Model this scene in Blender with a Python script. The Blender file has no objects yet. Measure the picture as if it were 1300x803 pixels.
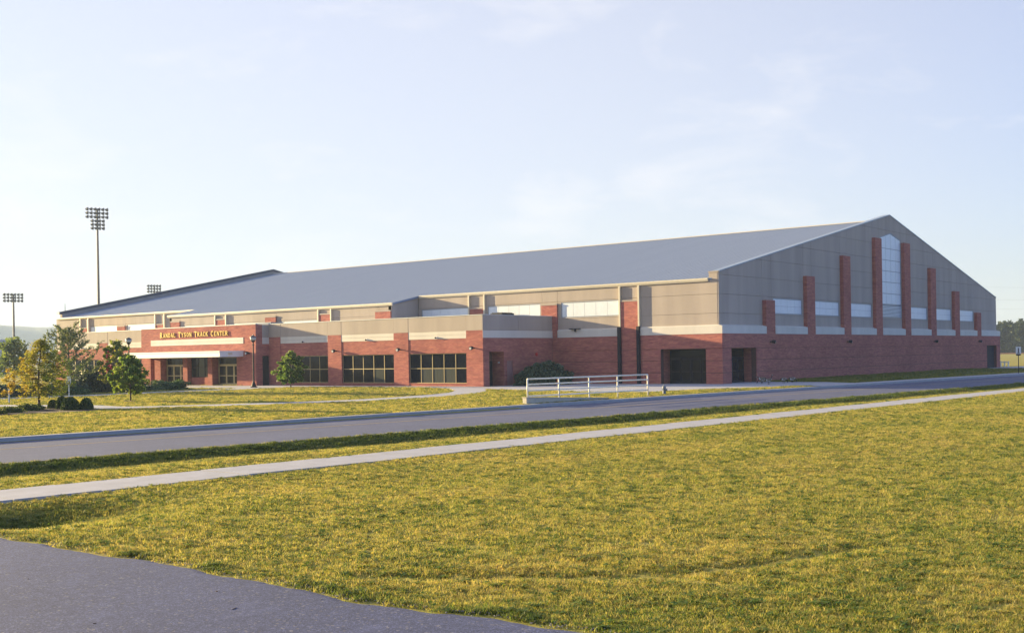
import bpy, bmesh, math, random
import numpy as np
from mathutils import Vector, Matrix, noise as mnoise
R = math.radians
random.seed(7)
rng = np.random.default_rng(11)
S = bpy.context.scene
COL = S.collection

# ------------------------------------------------------------------ camera
CAM = Vector((-83.96, -45.80, 2.68))
YAW = R(39.0236)            # view axis, from +X towards +Y
cd = bpy.data.cameras.new('camera'); cam = bpy.data.objects.new('camera', cd); COL.objects.link(cam)
fw = Vector((math.cos(YAW), math.sin(YAW), 0)); rt = Vector((math.sin(YAW), -math.cos(YAW), 0)); up = Vector((0, 0, 1))
roll = 0.01584
Rr = rt*math.cos(roll) - up*math.sin(roll); Uu = up*math.cos(roll) + rt*math.sin(roll); Bb = -fw
cam.matrix_world = Matrix(((Rr.x, Uu.x, Bb.x, CAM.x), (Rr.y, Uu.y, Bb.y, CAM.y), (Rr.z, Uu.z, Bb.z, CAM.z), (0, 0, 0, 1)))
cd.sensor_fit = 'HORIZONTAL'; cd.sensor_width = 36; cd.lens = 1450.09/1300*36
cd.shift_y = 49.03/1300; cd.shift_x = -0.78/1300
cd.clip_start = 0.1; cd.clip_end = 8000
S.camera = cam

# ------------------------------------------------------------------ light
SUN_EL = R(9.0)
SUN_DIR = Vector((-0.185, 0.98, 0)).normalized()*math.cos(SUN_EL) + Vector((0, 0, math.sin(SUN_EL)))   # towards the sun
sl = bpy.data.lights.new('sun', 'SUN'); sun = bpy.data.objects.new('sun', sl); COL.objects.link(sun)
sl.energy = 5.0; sl.angle = R(0.55); sl.color = (1.0, 0.79, 0.41)
sun.rotation_euler = (-SUN_DIR).to_track_quat('-Z', 'Y').to_euler(); sun.location = (-60, 60, 60)
W = bpy.data.worlds.new('World'); S.world = W; W.use_nodes = True
nt = W.node_tree; N = nt.nodes; L = nt.links
bg = N['Background']; sky = N.new('ShaderNodeTexSky'); sky.sky_type = 'NISHITA'; sky.sun_disc = False
sky.sun_elevation = SUN_EL; sky.sun_rotation = math.atan2(SUN_DIR.x, SUN_DIR.y)
sky.altitude = 300; sky.air_density = 1.0; sky.dust_density = 1.2; sky.ozone_density = 3.5
tc = N.new('ShaderNodeTexCoord')
# thin clouds: noise on the sky plane, stretched along the horizon
sep = N.new('ShaderNodeSeparateXYZ'); L.new(tc.outputs['Generated'], sep.inputs[0])
mz = N.new('ShaderNodeMath'); mz.operation = 'MAXIMUM'; mz.inputs[1].default_value = 0.0; L.new(sep.outputs['Z'], mz.inputs[0])
mp = N.new('ShaderNodeMapping'); mp.inputs['Scale'].default_value = (5.5, 5.5, 15.0); mp.inputs['Rotation'].default_value = (0.16, -0.2, 0.3)
mp.inputs['Location'].default_value = (3.1, 1.7, 0.4)
L.new(tc.outputs['Generated'], mp.inputs[0])
cn = N.new('ShaderNodeTexNoise'); cn.inputs['Scale'].default_value = 1.0; cn.inputs['Detail'].default_value = 9; cn.inputs['Roughness'].default_value = .6; cn.inputs['Distortion'].default_value = .3
L.new(mp.outputs[0], cn.inputs['Vector'])
cr = N.new('ShaderNodeValToRGB'); cr.color_ramp.elements[0].position = .53; cr.color_ramp.elements[0].color = (0, 0, 0, 1)
cr.color_ramp.elements[1].position = .74; cr.color_ramp.elements[1].color = (.5, .5, .5, 1)
L.new(cn.outputs['Fac'], cr.inputs[0])
mixc = N.new('ShaderNodeMix'); mixc.data_type = 'RGBA'; mixc.inputs[7].default_value = (5.3, 5.25, 5.4, 1)
L.new(cr.outputs[0], mixc.inputs[0])
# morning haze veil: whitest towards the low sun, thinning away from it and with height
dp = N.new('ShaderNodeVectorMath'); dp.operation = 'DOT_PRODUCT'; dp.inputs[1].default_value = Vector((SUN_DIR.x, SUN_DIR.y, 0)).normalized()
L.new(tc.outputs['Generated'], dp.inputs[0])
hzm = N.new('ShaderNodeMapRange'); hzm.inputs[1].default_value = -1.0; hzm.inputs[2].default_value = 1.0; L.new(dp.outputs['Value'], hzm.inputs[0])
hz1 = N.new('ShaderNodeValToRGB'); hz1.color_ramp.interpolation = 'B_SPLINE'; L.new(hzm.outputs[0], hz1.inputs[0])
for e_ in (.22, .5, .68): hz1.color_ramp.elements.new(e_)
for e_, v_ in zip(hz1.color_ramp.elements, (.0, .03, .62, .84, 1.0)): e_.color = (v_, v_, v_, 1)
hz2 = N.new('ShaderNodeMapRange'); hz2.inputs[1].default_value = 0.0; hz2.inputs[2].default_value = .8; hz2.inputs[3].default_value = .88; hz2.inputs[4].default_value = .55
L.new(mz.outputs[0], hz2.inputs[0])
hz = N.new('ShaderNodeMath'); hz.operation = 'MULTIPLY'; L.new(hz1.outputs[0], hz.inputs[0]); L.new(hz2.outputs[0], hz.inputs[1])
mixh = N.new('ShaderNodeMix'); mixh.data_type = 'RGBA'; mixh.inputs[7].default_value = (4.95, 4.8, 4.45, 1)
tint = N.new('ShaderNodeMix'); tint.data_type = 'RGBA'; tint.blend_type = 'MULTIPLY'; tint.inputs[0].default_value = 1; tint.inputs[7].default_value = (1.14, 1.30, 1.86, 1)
L.new(sky.outputs[0], tint.inputs[6])
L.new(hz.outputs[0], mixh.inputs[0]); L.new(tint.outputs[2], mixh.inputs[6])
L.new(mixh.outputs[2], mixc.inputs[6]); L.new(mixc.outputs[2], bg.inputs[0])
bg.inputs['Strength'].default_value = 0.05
S.view_settings.view_transform = 'Standard'; S.view_settings.look = 'None'; S.view_settings.gamma = 1; S.view_settings.use_curve_mapping = False
S.view_settings.exposure = 1.95
S.render.engine = 'CYCLES'
S.cycles.use_denoising = True; S.cycles.denoising_input_passes = 'RGB_ALBEDO_NORMAL'
S.cycles.max_bounces = 6; S.cycles.diffuse_bounces = 3; S.cycles.glossy_bounces = 3; S.cycles.transmission_bounces = 4
S.cycles.transparent_max_bounces = 6; S.cycles.volume_bounces = 1; S.cycles.sample_clamp_indirect = 4
S.cycles.caustics_reflective = False; S.cycles.caustics_refractive = False

# ------------------------------------------------------------------ materials
def nodes(name):
    m = bpy.data.materials.new(name); m.use_nodes = True
    return m, m.node_tree, m.node_tree.nodes, m.node_tree.links, m.node_tree.nodes['Principled BSDF']
def setp(b, **k):
    for a, v in k.items():
        nm = {'rough': 'Roughness', 'metal': 'Metallic', 'spec': 'Specular IOR Level', 'col': 'Base Color'}[a]
        b.inputs[nm].default_value = (*v, 1) if a == 'col' else v
def noise(Nn, Lk, vec, scale, detail=4, rough=.55):
    n = Nn.new('ShaderNodeTexNoise'); n.inputs['Scale'].default_value = scale; n.inputs['Detail'].default_value = detail; n.inputs['Roughness'].default_value = rough
    Lk.new(vec, n.inputs['Vector']); return n.outputs['Fac']
def ramp(Nn, Lk, fac, stops):
    r = Nn.new('ShaderNodeValToRGB'); e = r.color_ramp.elements
    while len(e) < len(stops): e.new(.5)
    for q, (p, c) in zip(e, stops): q.position = p; q.color = (*c, 1)
    Lk.new(fac, r.inputs[0]); return r.outputs[0]
def mixrgb(Nn, Lk, fac, a, b, mode='MIX'):
    m = Nn.new('ShaderNodeMix'); m.data_type = 'RGBA'; m.blend_type = mode
    if isinstance(fac, (int, float)): m.inputs[0].default_value = fac
    else: Lk.new(fac, m.inputs[0])
    for i, v in ((6, a), (7, b)):
        if isinstance(v, tuple): m.inputs[i].default_value = (*v, 1)
        else: Lk.new(v, m.inputs[i])
    return m.outputs[2]
def bump(Nn, Lk, h, b, strength, dist):
    bp = Nn.new('ShaderNodeBump'); bp.inputs['Strength'].default_value = strength; bp.inputs['Distance'].default_value = dist
    Lk.new(h, bp.inputs['Height']); Lk.new(bp.outputs[0], b.inputs['Normal'])
def plain(name, col, rough=.6, var=.15, scale=3, metal=0, spec=.4, streak=False):
    m, t, Nn, Lk, b = nodes(name); g = Nn.new('ShaderNodeNewGeometry'); v = g.outputs['Position']
    if streak:
        mpn = Nn.new('ShaderNodeMapping'); mpn.inputs['Scale'].default_value = (1, 1, .12); Lk.new(v, mpn.inputs[0]); v = mpn.outputs[0]
    f = noise(Nn, Lk, v, scale, 5)
    c = ramp(Nn, Lk, f, [(.25, tuple(x*(1-var) for x in col)), (.75, tuple(x*(1+var) for x in col))])
    Lk.new(c, b.inputs['Base Color']); setp(b, rough=rough, metal=metal, spec=spec)
    return m
def brick_mat():
    m, t, Nn, Lk, b = nodes('red_brick'); g = Nn.new('ShaderNodeNewGeometry')
    s = Nn.new('ShaderNodeSeparateXYZ'); Lk.new(g.outputs['Position'], s.inputs[0])
    a = Nn.new('ShaderNodeMath'); a.operation = 'ADD'; Lk.new(s.outputs[0], a.inputs[0]); Lk.new(s.outputs[1], a.inputs[1])
    c = Nn.new('ShaderNodeCombineXYZ'); Lk.new(a.outputs[0], c.inputs[0]); Lk.new(s.outputs[2], c.inputs[1])
    bt = Nn.new('ShaderNodeTexBrick'); Lk.new(c.outputs[0], bt.inputs['Vector'])
    bt.inputs['Scale'].default_value = 1; bt.inputs['Brick Width'].default_value = .31; bt.inputs['Row Height'].default_value = .102
    bt.inputs['Mortar Size'].default_value = .008; bt.inputs['Bias'].default_value = -.1
    bt.inputs['Color1'].default_value = (.485, .182, .138, 1); bt.inputs['Color2'].default_value = (.38, .126, .114, 1); bt.inputs['Mortar'].default_value = (.26, .14, .14, 1)
    mpn = Nn.new('ShaderNodeMapping'); mpn.inputs['Scale'].default_value = (.7, .7, 5); Lk.new(g.outputs['Position'], mpn.inputs[0])
    f = noise(Nn, Lk, mpn.outputs[0], 1.1, 5, .65)
    tone = ramp(Nn, Lk, f, [(.3, (.74, .72, .74)), (.7, (1.18, 1.16, 1.1))])
    f2 = noise(Nn, Lk, g.outputs['Position'], .25, 3)
    tone2 = ramp(Nn, Lk, f2, [(.3, (.88, .88, .9)), (.7, (1.1, 1.1, 1.08))])
    col = mixrgb(Nn, Lk, 1.0, bt.outputs['Color'], tone, 'MULTIPLY'); col = mixrgb(Nn, Lk, 1.0, col, tone2, 'MULTIPLY')
    Lk.new(col, b.inputs['Base Color']); setp(b, rough=.9, spec=.1)
    bump(Nn, Lk, bt.outputs['Fac'], b, .3, -.006)
    return m
def glass_mat():
    m, t, Nn, Lk, b = nodes('dark_glass'); setp(b, col=(.008, .010, .018), rough=.05, spec=.16)
    g = Nn.new('ShaderNodeNewGeometry'); f = noise(Nn, Lk, g.outputs['Position'], .7, 1); bump(Nn, Lk, f, b, .12, .03)
    return m
def foliage(name, cols, trans=.35):
    m, t, Nn, Lk, b = nodes(name)
    at = Nn.new('ShaderNodeAttribute'); at.attribute_name = 'tint'
    c = ramp(Nn, Lk, at.outputs['Fac'], [(i/(len(cols)-1), q) for i, q in enumerate(cols)])
    Lk.new(c, b.inputs['Base Color']); setp(b, rough=.6, spec=.3)
    tr = Nn.new('ShaderNodeBsdfTranslucent'); cc = mixrgb(Nn, Lk, 1.0, c, (1.5, 1.4, .7), 'MULTIPLY'); Lk.new(cc, tr.inputs[0])
    mx = Nn.new('ShaderNodeMixShader'); mx.inputs[0].default_value = trans
    Lk.new(b.outputs[0], mx.inputs[1]); Lk.new(tr.outputs[0], mx.inputs[2]); Lk.new(mx.outputs[0], Nn['Material Output'].inputs[0])
    return m
def patch_color(Nn, Lk, pos, rnd, lush):
    """lawn colour at a world position: straw, yellow-green and green patches; lush = 0..1 taller ditch grass"""
    mpn = Nn.new('ShaderNodeMapping'); mpn.inputs['Rotation'].default_value = (0, 0, .25); mpn.inputs['Scale'].default_value = (1, 1.7, 1); Lk.new(pos, mpn.inputs[0])
    f1 = noise(Nn, Lk, mpn.outputs[0], .22, 5, .6); f2 = noise(Nn, Lk, pos, 1.3, 4, .6)
    a = Nn.new('ShaderNodeMath'); a.operation = 'MULTIPLY_ADD'; a.inputs[1].default_value = .52; Lk.new(f1, a.inputs[0])
    bq = Nn.new('ShaderNodeMath'); bq.operation = 'MULTIPLY_ADD'; bq.inputs[2].default_value = .20; bq.inputs[1].default_value = .24; Lk.new(f2, bq.inputs[0]); Lk.new(bq.outputs[0], a.inputs[2])
    f = a.outputs[0]
    if rnd is not None:
        d = Nn.new('ShaderNodeMath'); d.operation = 'MULTIPLY_ADD'; d.inputs[1].default_value = .74; d.inputs[2].default_value = -.42; Lk.new(rnd, d.inputs[0])
        e = Nn.new('ShaderNodeMath'); e.operation = 'ADD'; Lk.new(f, e.inputs[0]); Lk.new(d.outputs[0], e.inputs[1]); f = e.outputs[0]
    c = ramp(Nn, Lk, f, GRASS)
    return mixrgb(Nn, Lk, lush, c, (.070, .120, .028))
GRASS = [(.18, (.085, .165, .030)), (.36, (.20, .26, .050)), (.50, (.385, .355, .090)), (.66, (.50, .43, .145)), (.88, (.50, .375, .17))]
def grass_mat():
    m, t, Nn, Lk, b = nodes('grass_blades'); g = Nn.new('ShaderNodeNewGeometry'); oi = Nn.new('ShaderNodeObjectInfo')
    at = Nn.new('ShaderNodeAttribute'); at.attribute_type = 'INSTANCER'; at.attribute_name = 'lush'
    bl = Nn.new('ShaderNodeAttribute'); bl.attribute_name = 'tint'
    sm = Nn.new('ShaderNodeMath'); sm.operation = 'MULTIPLY_ADD'; sm.inputs[1].default_value = .35; Lk.new(oi.outputs['Random'], sm.inputs[0])
    sn = Nn.new('ShaderNodeMath'); sn.operation = 'MULTIPLY'; sn.inputs[1].default_value = .65; Lk.new(bl.outputs['Fac'], sn.inputs[0]); Lk.new(sn.outputs[0], sm.inputs[2])
    c = patch_color(Nn, Lk, g.outputs['Position'], sm.outputs[0], at.outputs['Fac'])
    Lk.new(c, b.inputs['Base Color']); setp(b, rough=.55, spec=.25)
    tr = Nn.new('ShaderNodeBsdfTranslucent'); Lk.new(mixrgb(Nn, Lk, 1.0, c, (1.25, 1.15, .75), 'MULTIPLY'), tr.inputs[0])
    mx = Nn.new('ShaderNodeMixShader'); mx.inputs[0].default_value = .5
    Lk.new(b.outputs[0], mx.inputs[1]); Lk.new(tr.outputs[0], mx.inputs[2]); Lk.new(mx.outputs[0], Nn['Material Output'].inputs[0])
    return m
def ground_mat():
    m, t, Nn, Lk, b = nodes('lawn_soil'); g = Nn.new('ShaderNodeNewGeometry')
    at = Nn.new('ShaderNodeAttribute'); at.attribute_name = 'lush'
    c = patch_color(Nn, Lk, g.outputs['Position'], None, at.outputs['Fac'])
    f = noise(Nn, Lk, g.outputs['Position'], 14, 5, .7)
    c = mixrgb(Nn, Lk, 1.0, c, ramp(Nn, Lk, f, [(.3, (.52, .52, .46)), (.7, (1.0, .96, .86))]), 'MULTIPLY')
    Lk.new(c, b.inputs['Base Color']); setp(b, rough=.95, spec=.1); bump(Nn, Lk, f, b, .7, .05)
    return m
def asphalt_mat(name, base, grain, speck):
    m, t, Nn, Lk, b = nodes(name); g = Nn.new('ShaderNodeNewGeometry'); p = g.outputs['Position']
    f = noise(Nn, Lk, p, .35, 5, .6); f1 = noise(Nn, Lk, p, 6, 5, .7)
    v = Nn.new('ShaderNodeTexVoronoi'); v.inputs['Scale'].default_value = grain; Lk.new(p, v.inputs['Vector'])
    c = ramp(Nn, Lk, f, [(.3, tuple(x*.86 for x in base)), (.7, tuple(x*1.12 for x in base))])
    c = mixrgb(Nn, Lk, 1.0, c, ramp(Nn, Lk, f1, [(.3, (.82, .82, .84)), (.7, (1.15, 1.14, 1.12))]), 'MULTIPLY')
    sp = Nn.new('ShaderNodeSeparateColor'); Lk.new(v.outputs['Color'], sp.inputs[0])
    c = mixrgb(Nn, Lk, 1.0, c, ramp(Nn, Lk, sp.outputs[0], [(0, (1-speck,)*3), (.75, (1, 1, 1)), (1, (1+1.2*speck,)*3)]), 'MULTIPLY')
    v2 = Nn.new('ShaderNodeTexVoronoi'); v2.inputs['Scale'].default_value = grain*.45; Lk.new(p, v2.inputs['Vector'])
    s2 = Nn.new('ShaderNodeSeparateColor'); Lk.new(v2.outputs['Color'], s2.inputs[0])
    c = mixrgb(Nn, Lk, ramp(Nn, Lk, s2.outputs[1], [(.955, (0, 0, 0)), (.975, (speck*.9,)*3)]), c, (.30, .27, .24))
    c = mixrgb(Nn, Lk, ramp(Nn, Lk, s2.outputs[2], [(.95, (0, 0, 0)), (.97, (speck*.9,)*3)]), c, (.04, .04, .05))
    wv = noise(Nn, Lk, p, 1.7, 8, .75); wz = noise(Nn, Lk, p, .9, 6, .7)
    c = mixrgb(Nn, Lk, ramp(Nn, Lk, wz, [(.56, (0, 0, 0)), (.72, (.45,)*3)]), c, tuple(x*1.45 for x in base))
    c = mixrgb(Nn, Lk, ramp(Nn, Lk, wv, [(.60, (0, 0, 0)), (.75, (.35,)*3)]), c, tuple(x*.62 for x in base))
    Lk.new(c, b.inputs['Base Color']); setp(b, rough=.8, spec=.35)
    bump(Nn, Lk, v.outputs['Distance'], b, .5, .004)
    return m
def roof_mat():
    m, t, Nn, Lk, b = nodes('blue_grey_metal_roof'); g = Nn.new('ShaderNodeNewGeometry')
    mpn = Nn.new('ShaderNodeMapping'); mpn.inputs['Scale'].default_value = (.05, 1.6, .05); Lk.new(g.outputs['Position'], mpn.inputs[0])
    f = noise(Nn, Lk, mpn.outputs[0], 1.0, 4, .7)
    c = ramp(Nn, Lk, f, [(.25, (.188, .232, .322)), (.75, (.225, .270, .366))])
    Lk.new(c, b.inputs['Base Color']); setp(b, rough=.5, spec=.5, metal=.15)
    return m
M = {}
M['brick'] = brick_mat(); M['glass'] = glass_mat(); M['glass_pale'] = M['glass'].copy(); M['glass_pale'].name = 'glass_pale_reflection'; M['glass_pale'].node_tree.nodes['Principled BSDF'].inputs['Base Color'].default_value = (.075, .080, .070, 1); M['roof'] = roof_mat()  # glass_pale: lighter base colour paints reflections into some panes, nothing hangs behind
M['louvre'] = plain('louvre_back', (.10, .11, .13))
M['tan'] = plain('tan_wall_panel', (.405, .338, .288), .85, .12, .8, streak=True)
M['joint'] = plain('panel_joint', (.325, .272, .235), .9)
M['reveal'] = plain('brick_reveal_joint', (.16, .085, .075), .9)
M['band'] = plain('pale_precast_band', (.64, .59, .52), .8, .08, .8, streak=True)
M['coping'] = plain('metal_coping', (.55, .56, .55), .45, .05)
M['gutter'] = plain('cream_gutter', (.62, .55, .42), .5, .06)
M['rake'] = plain('pale_blue_rake_trim', (.24, .30, .40), .4, .05)
M['kalwall'] = plain('translucent_panel', (.72, .76, .80), .35, .05, 2.0)
M['alum'] = plain('aluminium_frame', (.28, .31, .36), .4, .08, metal=.3)
M['gold'] = plain('gold_anodised_frame', (.44, .35, .19), .4, .1, metal=.35)
M['cream'] = plain('cream_paint', (.86, .82, .70), .5, .05, 2)
M['white'] = plain('white_paint', (.80, .79, .75), .5, .06, 1.2)
M['canopy'] = plain('white_canopy_panel', (.74, .74, .73), .45, .04, 1.0)
M['dark'] = plain('dark_bronze', (.028, .026, .034), .6, .15, spec=.15)
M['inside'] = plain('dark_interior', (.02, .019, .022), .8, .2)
M['pinkdoor'] = plain('mauve_painted_door', (.30, .15, .145), .6, .05)
M['letters'] = plain('gilt_letters', (.55, .37, .07), .4, .08, metal=.3)
M['red'] = plain('red_paint', (.52, .03, .03), .4, .1)
M['concrete'] = plain('pale_concrete', (.395, .385, .41), .85, .12, 1.6)
M['curb'] = plain('kerb_concrete', (.40, .385, .38), .85, .12, 2.2)
M['wallconc'] = plain('retaining_concrete', (.50, .45, .37), .85, .12, 3, streak=True)
M['asphalt'] = asphalt_mat('road_asphalt', (.094, .105, .182), 60, .25)
M['drive'] = asphalt_mat('worn_asphalt', (.086, .098, .184), 85, .55)
M['yellow'] = plain('faded_yellow_paint', (.42, .30, .12), .8, .25, 5)
M['mulch'] = plain('bark_mulch', (.055, .032, .022), .95, .5, 20)
M['bark'] = plain('tree_bark', (.11, .075, .055), .9, .3, 12)
M['steel'] = plain('galvanised_steel', (.09, .085, .095), .5, .1, metal=.2)
M['polebrown'] = plain('weathered_steel_pole', (.10, .07, .065), .6, .15)
M['lampglass'] = plain('lamp_lens', (.55, .55, .52), .25, .05)
M['blue'] = plain('sign_blue', (.03, .08, .42), .5, .05)
M['hydrant'] = plain('grey_blue_hydrant_paint', (.16, .18, .22), .45, .15, 9)
M['stone'] = plain('loose_gravel', (.22, .20, .20), .9, .4, 30)
M['hill'] = plain('wooded_hillside', (.030, .045, .042), .95, .45, .035)
M['stand'] = plain('grandstand_grey', (.42, .42, .44), .7, .1)
M['berm'] = plain('red_track_surface', (.42, .17, .08), .9, .1)
M['grass'] = grass_mat(); M['ground'] = ground_mat()

# ------------------------------------------------------------------ mesh helpers
def box(bm, x0, x1, y0, y1, z0, z1):
    v = [bm.verts.new(p) for p in ((x0, y0, z0), (x1, y0, z0), (x1, y1, z0), (x0, y1, z0), (x0, y0, z1), (x1, y0, z1), (x1, y1, z1), (x0, y1, z1))]
    for f in ((0, 3, 2, 1), (4, 5, 6, 7), (0, 1, 5, 4), (1, 2, 6, 5), (2, 3, 7, 6), (3, 0, 4, 7)): bm.faces.new([v[i] for i in f])
def prism(bm, pts, axis, d0, d1):
    """polygon pts (u, z) extruded along axis 'x' (u = y) or 'y' (u = x); axis 'z': pts are (x, y)"""
    mk = {'y': lambda u, z, d: (u, d, z), 'x': lambda u, z, d: (d, u, z), 'z': lambda u, z, d: (u, z, d)}[axis]
    a = [bm.verts.new(mk(u, z, d0)) for u, z in pts]; b = [bm.verts.new(mk(u, z, d1)) for u, z in pts]; n = len(pts)
    bm.faces.new(a); bm.faces.new(b[::-1])
    for i in range(n): bm.faces.new((a[i], b[i], b[(i+1) % n], a[(i+1) % n]))
def tube(bm, pts, rads, seg=8, cap=True):
    rings = []
    for i, p in enumerate(pts):
        p = Vector(p); d = (Vector(pts[min(i+1, len(pts)-1)])-Vector(pts[max(i-1, 0)])).normalized()
        a = d.orthogonal().normalized() if abs(d.z) < .99 else Vector((1, 0, 0)); a = (a-d*a.dot(d)).normalized(); b = d.cross(a)
        rings.append([bm.verts.new(p+(a*math.cos(2*math.pi*k/seg)+b*math.sin(2*math.pi*k/seg))*rads[i]) for k in range(seg)])
    for r, q in zip(rings, rings[1:]):
        for k in range(seg): bm.faces.new((r[k], r[(k+1) % seg], q[(k+1) % seg], q[k]))
    if cap: bm.faces.new(rings[0][::-1]); bm.faces.new(rings[-1])
def lathe(bm, prof, x=0, y=0, seg=14):
    tube(bm, [(x, y, z) for r, z in prof], [max(r, .002) for r, z in prof], seg)
def link(name, bm, mat, parent=None, smooth=False, loc=None):
    bmesh.ops.recalc_face_normals(bm, faces=bm.faces[:])
    me = bpy.data.meshes.new(name); bm.to_mesh(me); bm.free()
    for m in (mat if isinstance(mat, (list, tuple)) else [mat]): me.materials.append(m)
    if smooth:
        for p in me.polygons: p.use_smooth = True
    o = bpy.data.objects.new(name, me); COL.objects.link(o)
    if parent is not None: o.parent = parent
    if loc is not None: o.location = loc
    return o
def obj(name, fn, mat, parent=None, **k):
    bm = bmesh.new(); fn(bm); return link(name, bm, mat, parent, **k)
def thing(name, label, cat, loc=(0, 0, 0), rz=0, group=None):
    o = bpy.data.objects.new(name, None); o.empty_display_size = .3; COL.objects.link(o); o.location = loc; o.rotation_euler = (0, 0, rz)
    return tag(o, label, cat, group)
def tag(o, label, cat, group=None):
    o['label'] = label; o['category'] = cat
    if group: o['group'] = group
    return o
def kind(o, k): o['kind'] = k; return o
def dup(root, loc, rz=None, label=None):
    r = root.copy(); COL.objects.link(r); r.location = loc
    if rz is not None: r.rotation_euler = (0, 0, rz)
    if label: r['label'] = label
    for ch in list(root.children):
        c = ch.copy(); COL.objects.link(c); c.parent = r
        for g in list(ch.children):
            d = g.copy(); COL.objects.link(d); d.parent = c
    return r
def wall_rects(u0, u1, z0, z1, holes):
    us = sorted({u0, u1, *[min(max(h[i], u0), u1) for h in holes for i in (0, 1)]}); zs = sorted({z0, z1, *[min(max(h[i], z0), z1) for h in holes for i in (2, 3)]})
    out = []
    for za, zb in zip(zs, zs[1:]):
        run = None
        for ua, ub in zip(us, us[1:]):
            um, zm = (ua+ub)/2, (za+zb)/2
            if any(h[0] < um < h[1] and h[2] < zm < h[3] for h in holes):
                if run: out.append(run); run = None
            elif run: run = (run[0], ub, za, zb)
            else: run = (ua, ub, za, zb)
        if run: out.append(run)
    return out
def wall(bm, axis, d0, d1, u0, u1, z0, z1, holes=()):
    for ua, ub, za, zb in wall_rects(u0, u1, z0, z1, list(holes)):
        if axis == 'y': box(bm, ua, ub, d0, d1, za, zb)
        else: box(bm, d0, d1, ua, ub, za, zb)
def clip(poly, a, b, c):
    """keep a*u + b*z <= c"""
    out = []
    for i, p in enumerate(poly):
        q = poly[(i+1) % len(poly)]; fp = a*p[0]+b*p[1]-c; fq = a*q[0]+b*q[1]-c
        if fp <= 0: out.append(p)
        if (fp < 0 < fq) or (fq < 0 < fp): t = fp/(fp-fq); out.append((p[0]+t*(q[0]-p[0]), p[1]+t*(q[1]-p[1])))
    return out

# ================================================================== TERRAIN
def vnoise(x, y, seed=0):
    xi = np.floor(x).astype(np.int64); yi = np.floor(y).astype(np.int64); fx = x-xi; fy = y-yi
    fx = fx*fx*(3-2*fx); fy = fy*fy*(3-2*fy)
    def h(a, b):
        n = (a*374761393 + b*668265263 + seed*974634777) & 0xffffffff
        n = ((n ^ (n >> 13))*1274126177) & 0xffffffff
        return ((n ^ (n >> 16)) & 0xffff)/65535.0
    return (h(xi, yi)*(1-fx)+h(xi+1, yi)*fx)*(1-fy)+(h(xi, yi+1)*(1-fx)+h(xi+1, yi+1)*fx)*fy
def sstep(a, b, x):
    t = np.clip((x-a)/(b-a), 0, 1); return t*t*(3-2*t)
YN = lambda x: -20.0-.083*x        # near edge of the road
YF = lambda x: -10.65-.0735*x      # far edge
WF = lambda x: -25.05-.036*x       # footpath edges
WN = lambda x: -26.92-.036*x
PATH1 = [(-12.6, 19.5), (-14.6, 15.5), (-18.2, 11.7), (-22.5, 8.6), (-28.5, 6.6), (-35.5, 6.1), (-42, 8.9), (-47.4, 12.8), (-47.3, 18), (-48.8, 23), (-52, 29), (-60, 37), (-75, 50)]
PATH2 = [(-16.5, 37.9), (-26, 37.6), (-36, 36.6), (-42, 37.6), (-52, 40), (-66, 46), (-80, 55)]
PLAZA = [(-9.8, 17.6), (-13.5, 17.6), (-15.6, 13.0), (-18.3, 1.0), (-18.4, -3.9), (-13.0, -5.0), (-7.0, -7.9), (-3.0, -8.75), (4.6, -9.3), (6.6, -6.0), (6.6, 1.2), (-.1, 5.9), (-.1, 17.6)]
FRONT = [(-9.8, 17.6), (-9.8, 46), (-11.4, 46), (-11.4, 66), (-19.0, 66), (-19.0, 36.8), (-14.6, 36.2), (-13.7, 33), (-13.5, 17.6)]
BED = [(-55.6, 11.1), (-50.5, 10.6), (-49.0, 12.0), (-48.9, 17.6), (-50.4, 18.2), (-51.6, 15.2), (-55.5, 13.9)]
def inpoly(x, y, P):
    r = np.zeros(x.shape, bool); n = len(P)
    for i in range(n):
        (xa, ya), (xb, yb) = P[i], P[(i+1) % n]
        if ya == yb: continue
        c = ((ya > y) != (yb > y)) & (x < (xb-xa)*(y-ya)/(yb-ya)+xa); r ^= c
    return r
def segdist(x, y, P, closed=False):
    d = np.full(x.shape, 1e9); n = len(P)
    for i in range(n if closed else n-1):
        (xa, ya), (xb, yb) = P[i], P[(i+1) % n]
        t = np.clip(((x-xa)*(xb-xa)+(y-ya)*(yb-ya))/((xb-xa)**2+(yb-ya)**2), 0, 1)
        d = np.minimum(d, np.hypot(x-xa-t*(xb-xa), y-ya-t*(yb-ya)))
    return d
def drive_edge(y): return -75.10+.06*np.sin(y*.9)+.04*np.sin(y*2.3+1)+.03*np.sin(y*5.1+2)+.20*sstep(-36.5, -39.5, y)
def harddist(x, y):
    """rough distance to the nearest paved or built surface (negative or zero on it)"""
    d = np.maximum(YN(x)-y, y-YF(x)-.55)
    d = np.minimum(d, np.maximum(WN(x)-y, y-WF(x)))
    d = np.minimum(d, x-drive_edge(y))
    d = np.minimum(d, segdist(x, y, PATH1)-1.3); d = np.minimum(d, segdist(x, y, PATH2)-1.4)
    d = np.minimum(d, np.where(x > -4, np.maximum(y-YF(x)-2.0, YF(x)-y), 1e9))
    for P in (PLAZA, FRONT, BED):
        e = segdist(x, y, P, True); d = np.minimum(d, np.where(inpoly(x, y, P), -e, e))
    bx = np.maximum(np.maximum(-x, x-76.8), np.maximum(-y, y-104.6)); d = np.minimum(d, bx)
    wx = np.maximum(np.maximum(-9.9-x, x), np.maximum(17.5-y, y-86)); d = np.minimum(d, wx)
    return d
RUTS = ([(-72.4, -26.5), (-71.8, -29.8), (-71.7, -32.6), (-72.0, -36.0), (-72.3, -40)], [(-74.2, -35.6), (-73.08, -37.2), (-72.6, -38.1), (-71.8, -38.7), (-71.1, -39.1), (-69.2, -39.7)])
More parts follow.
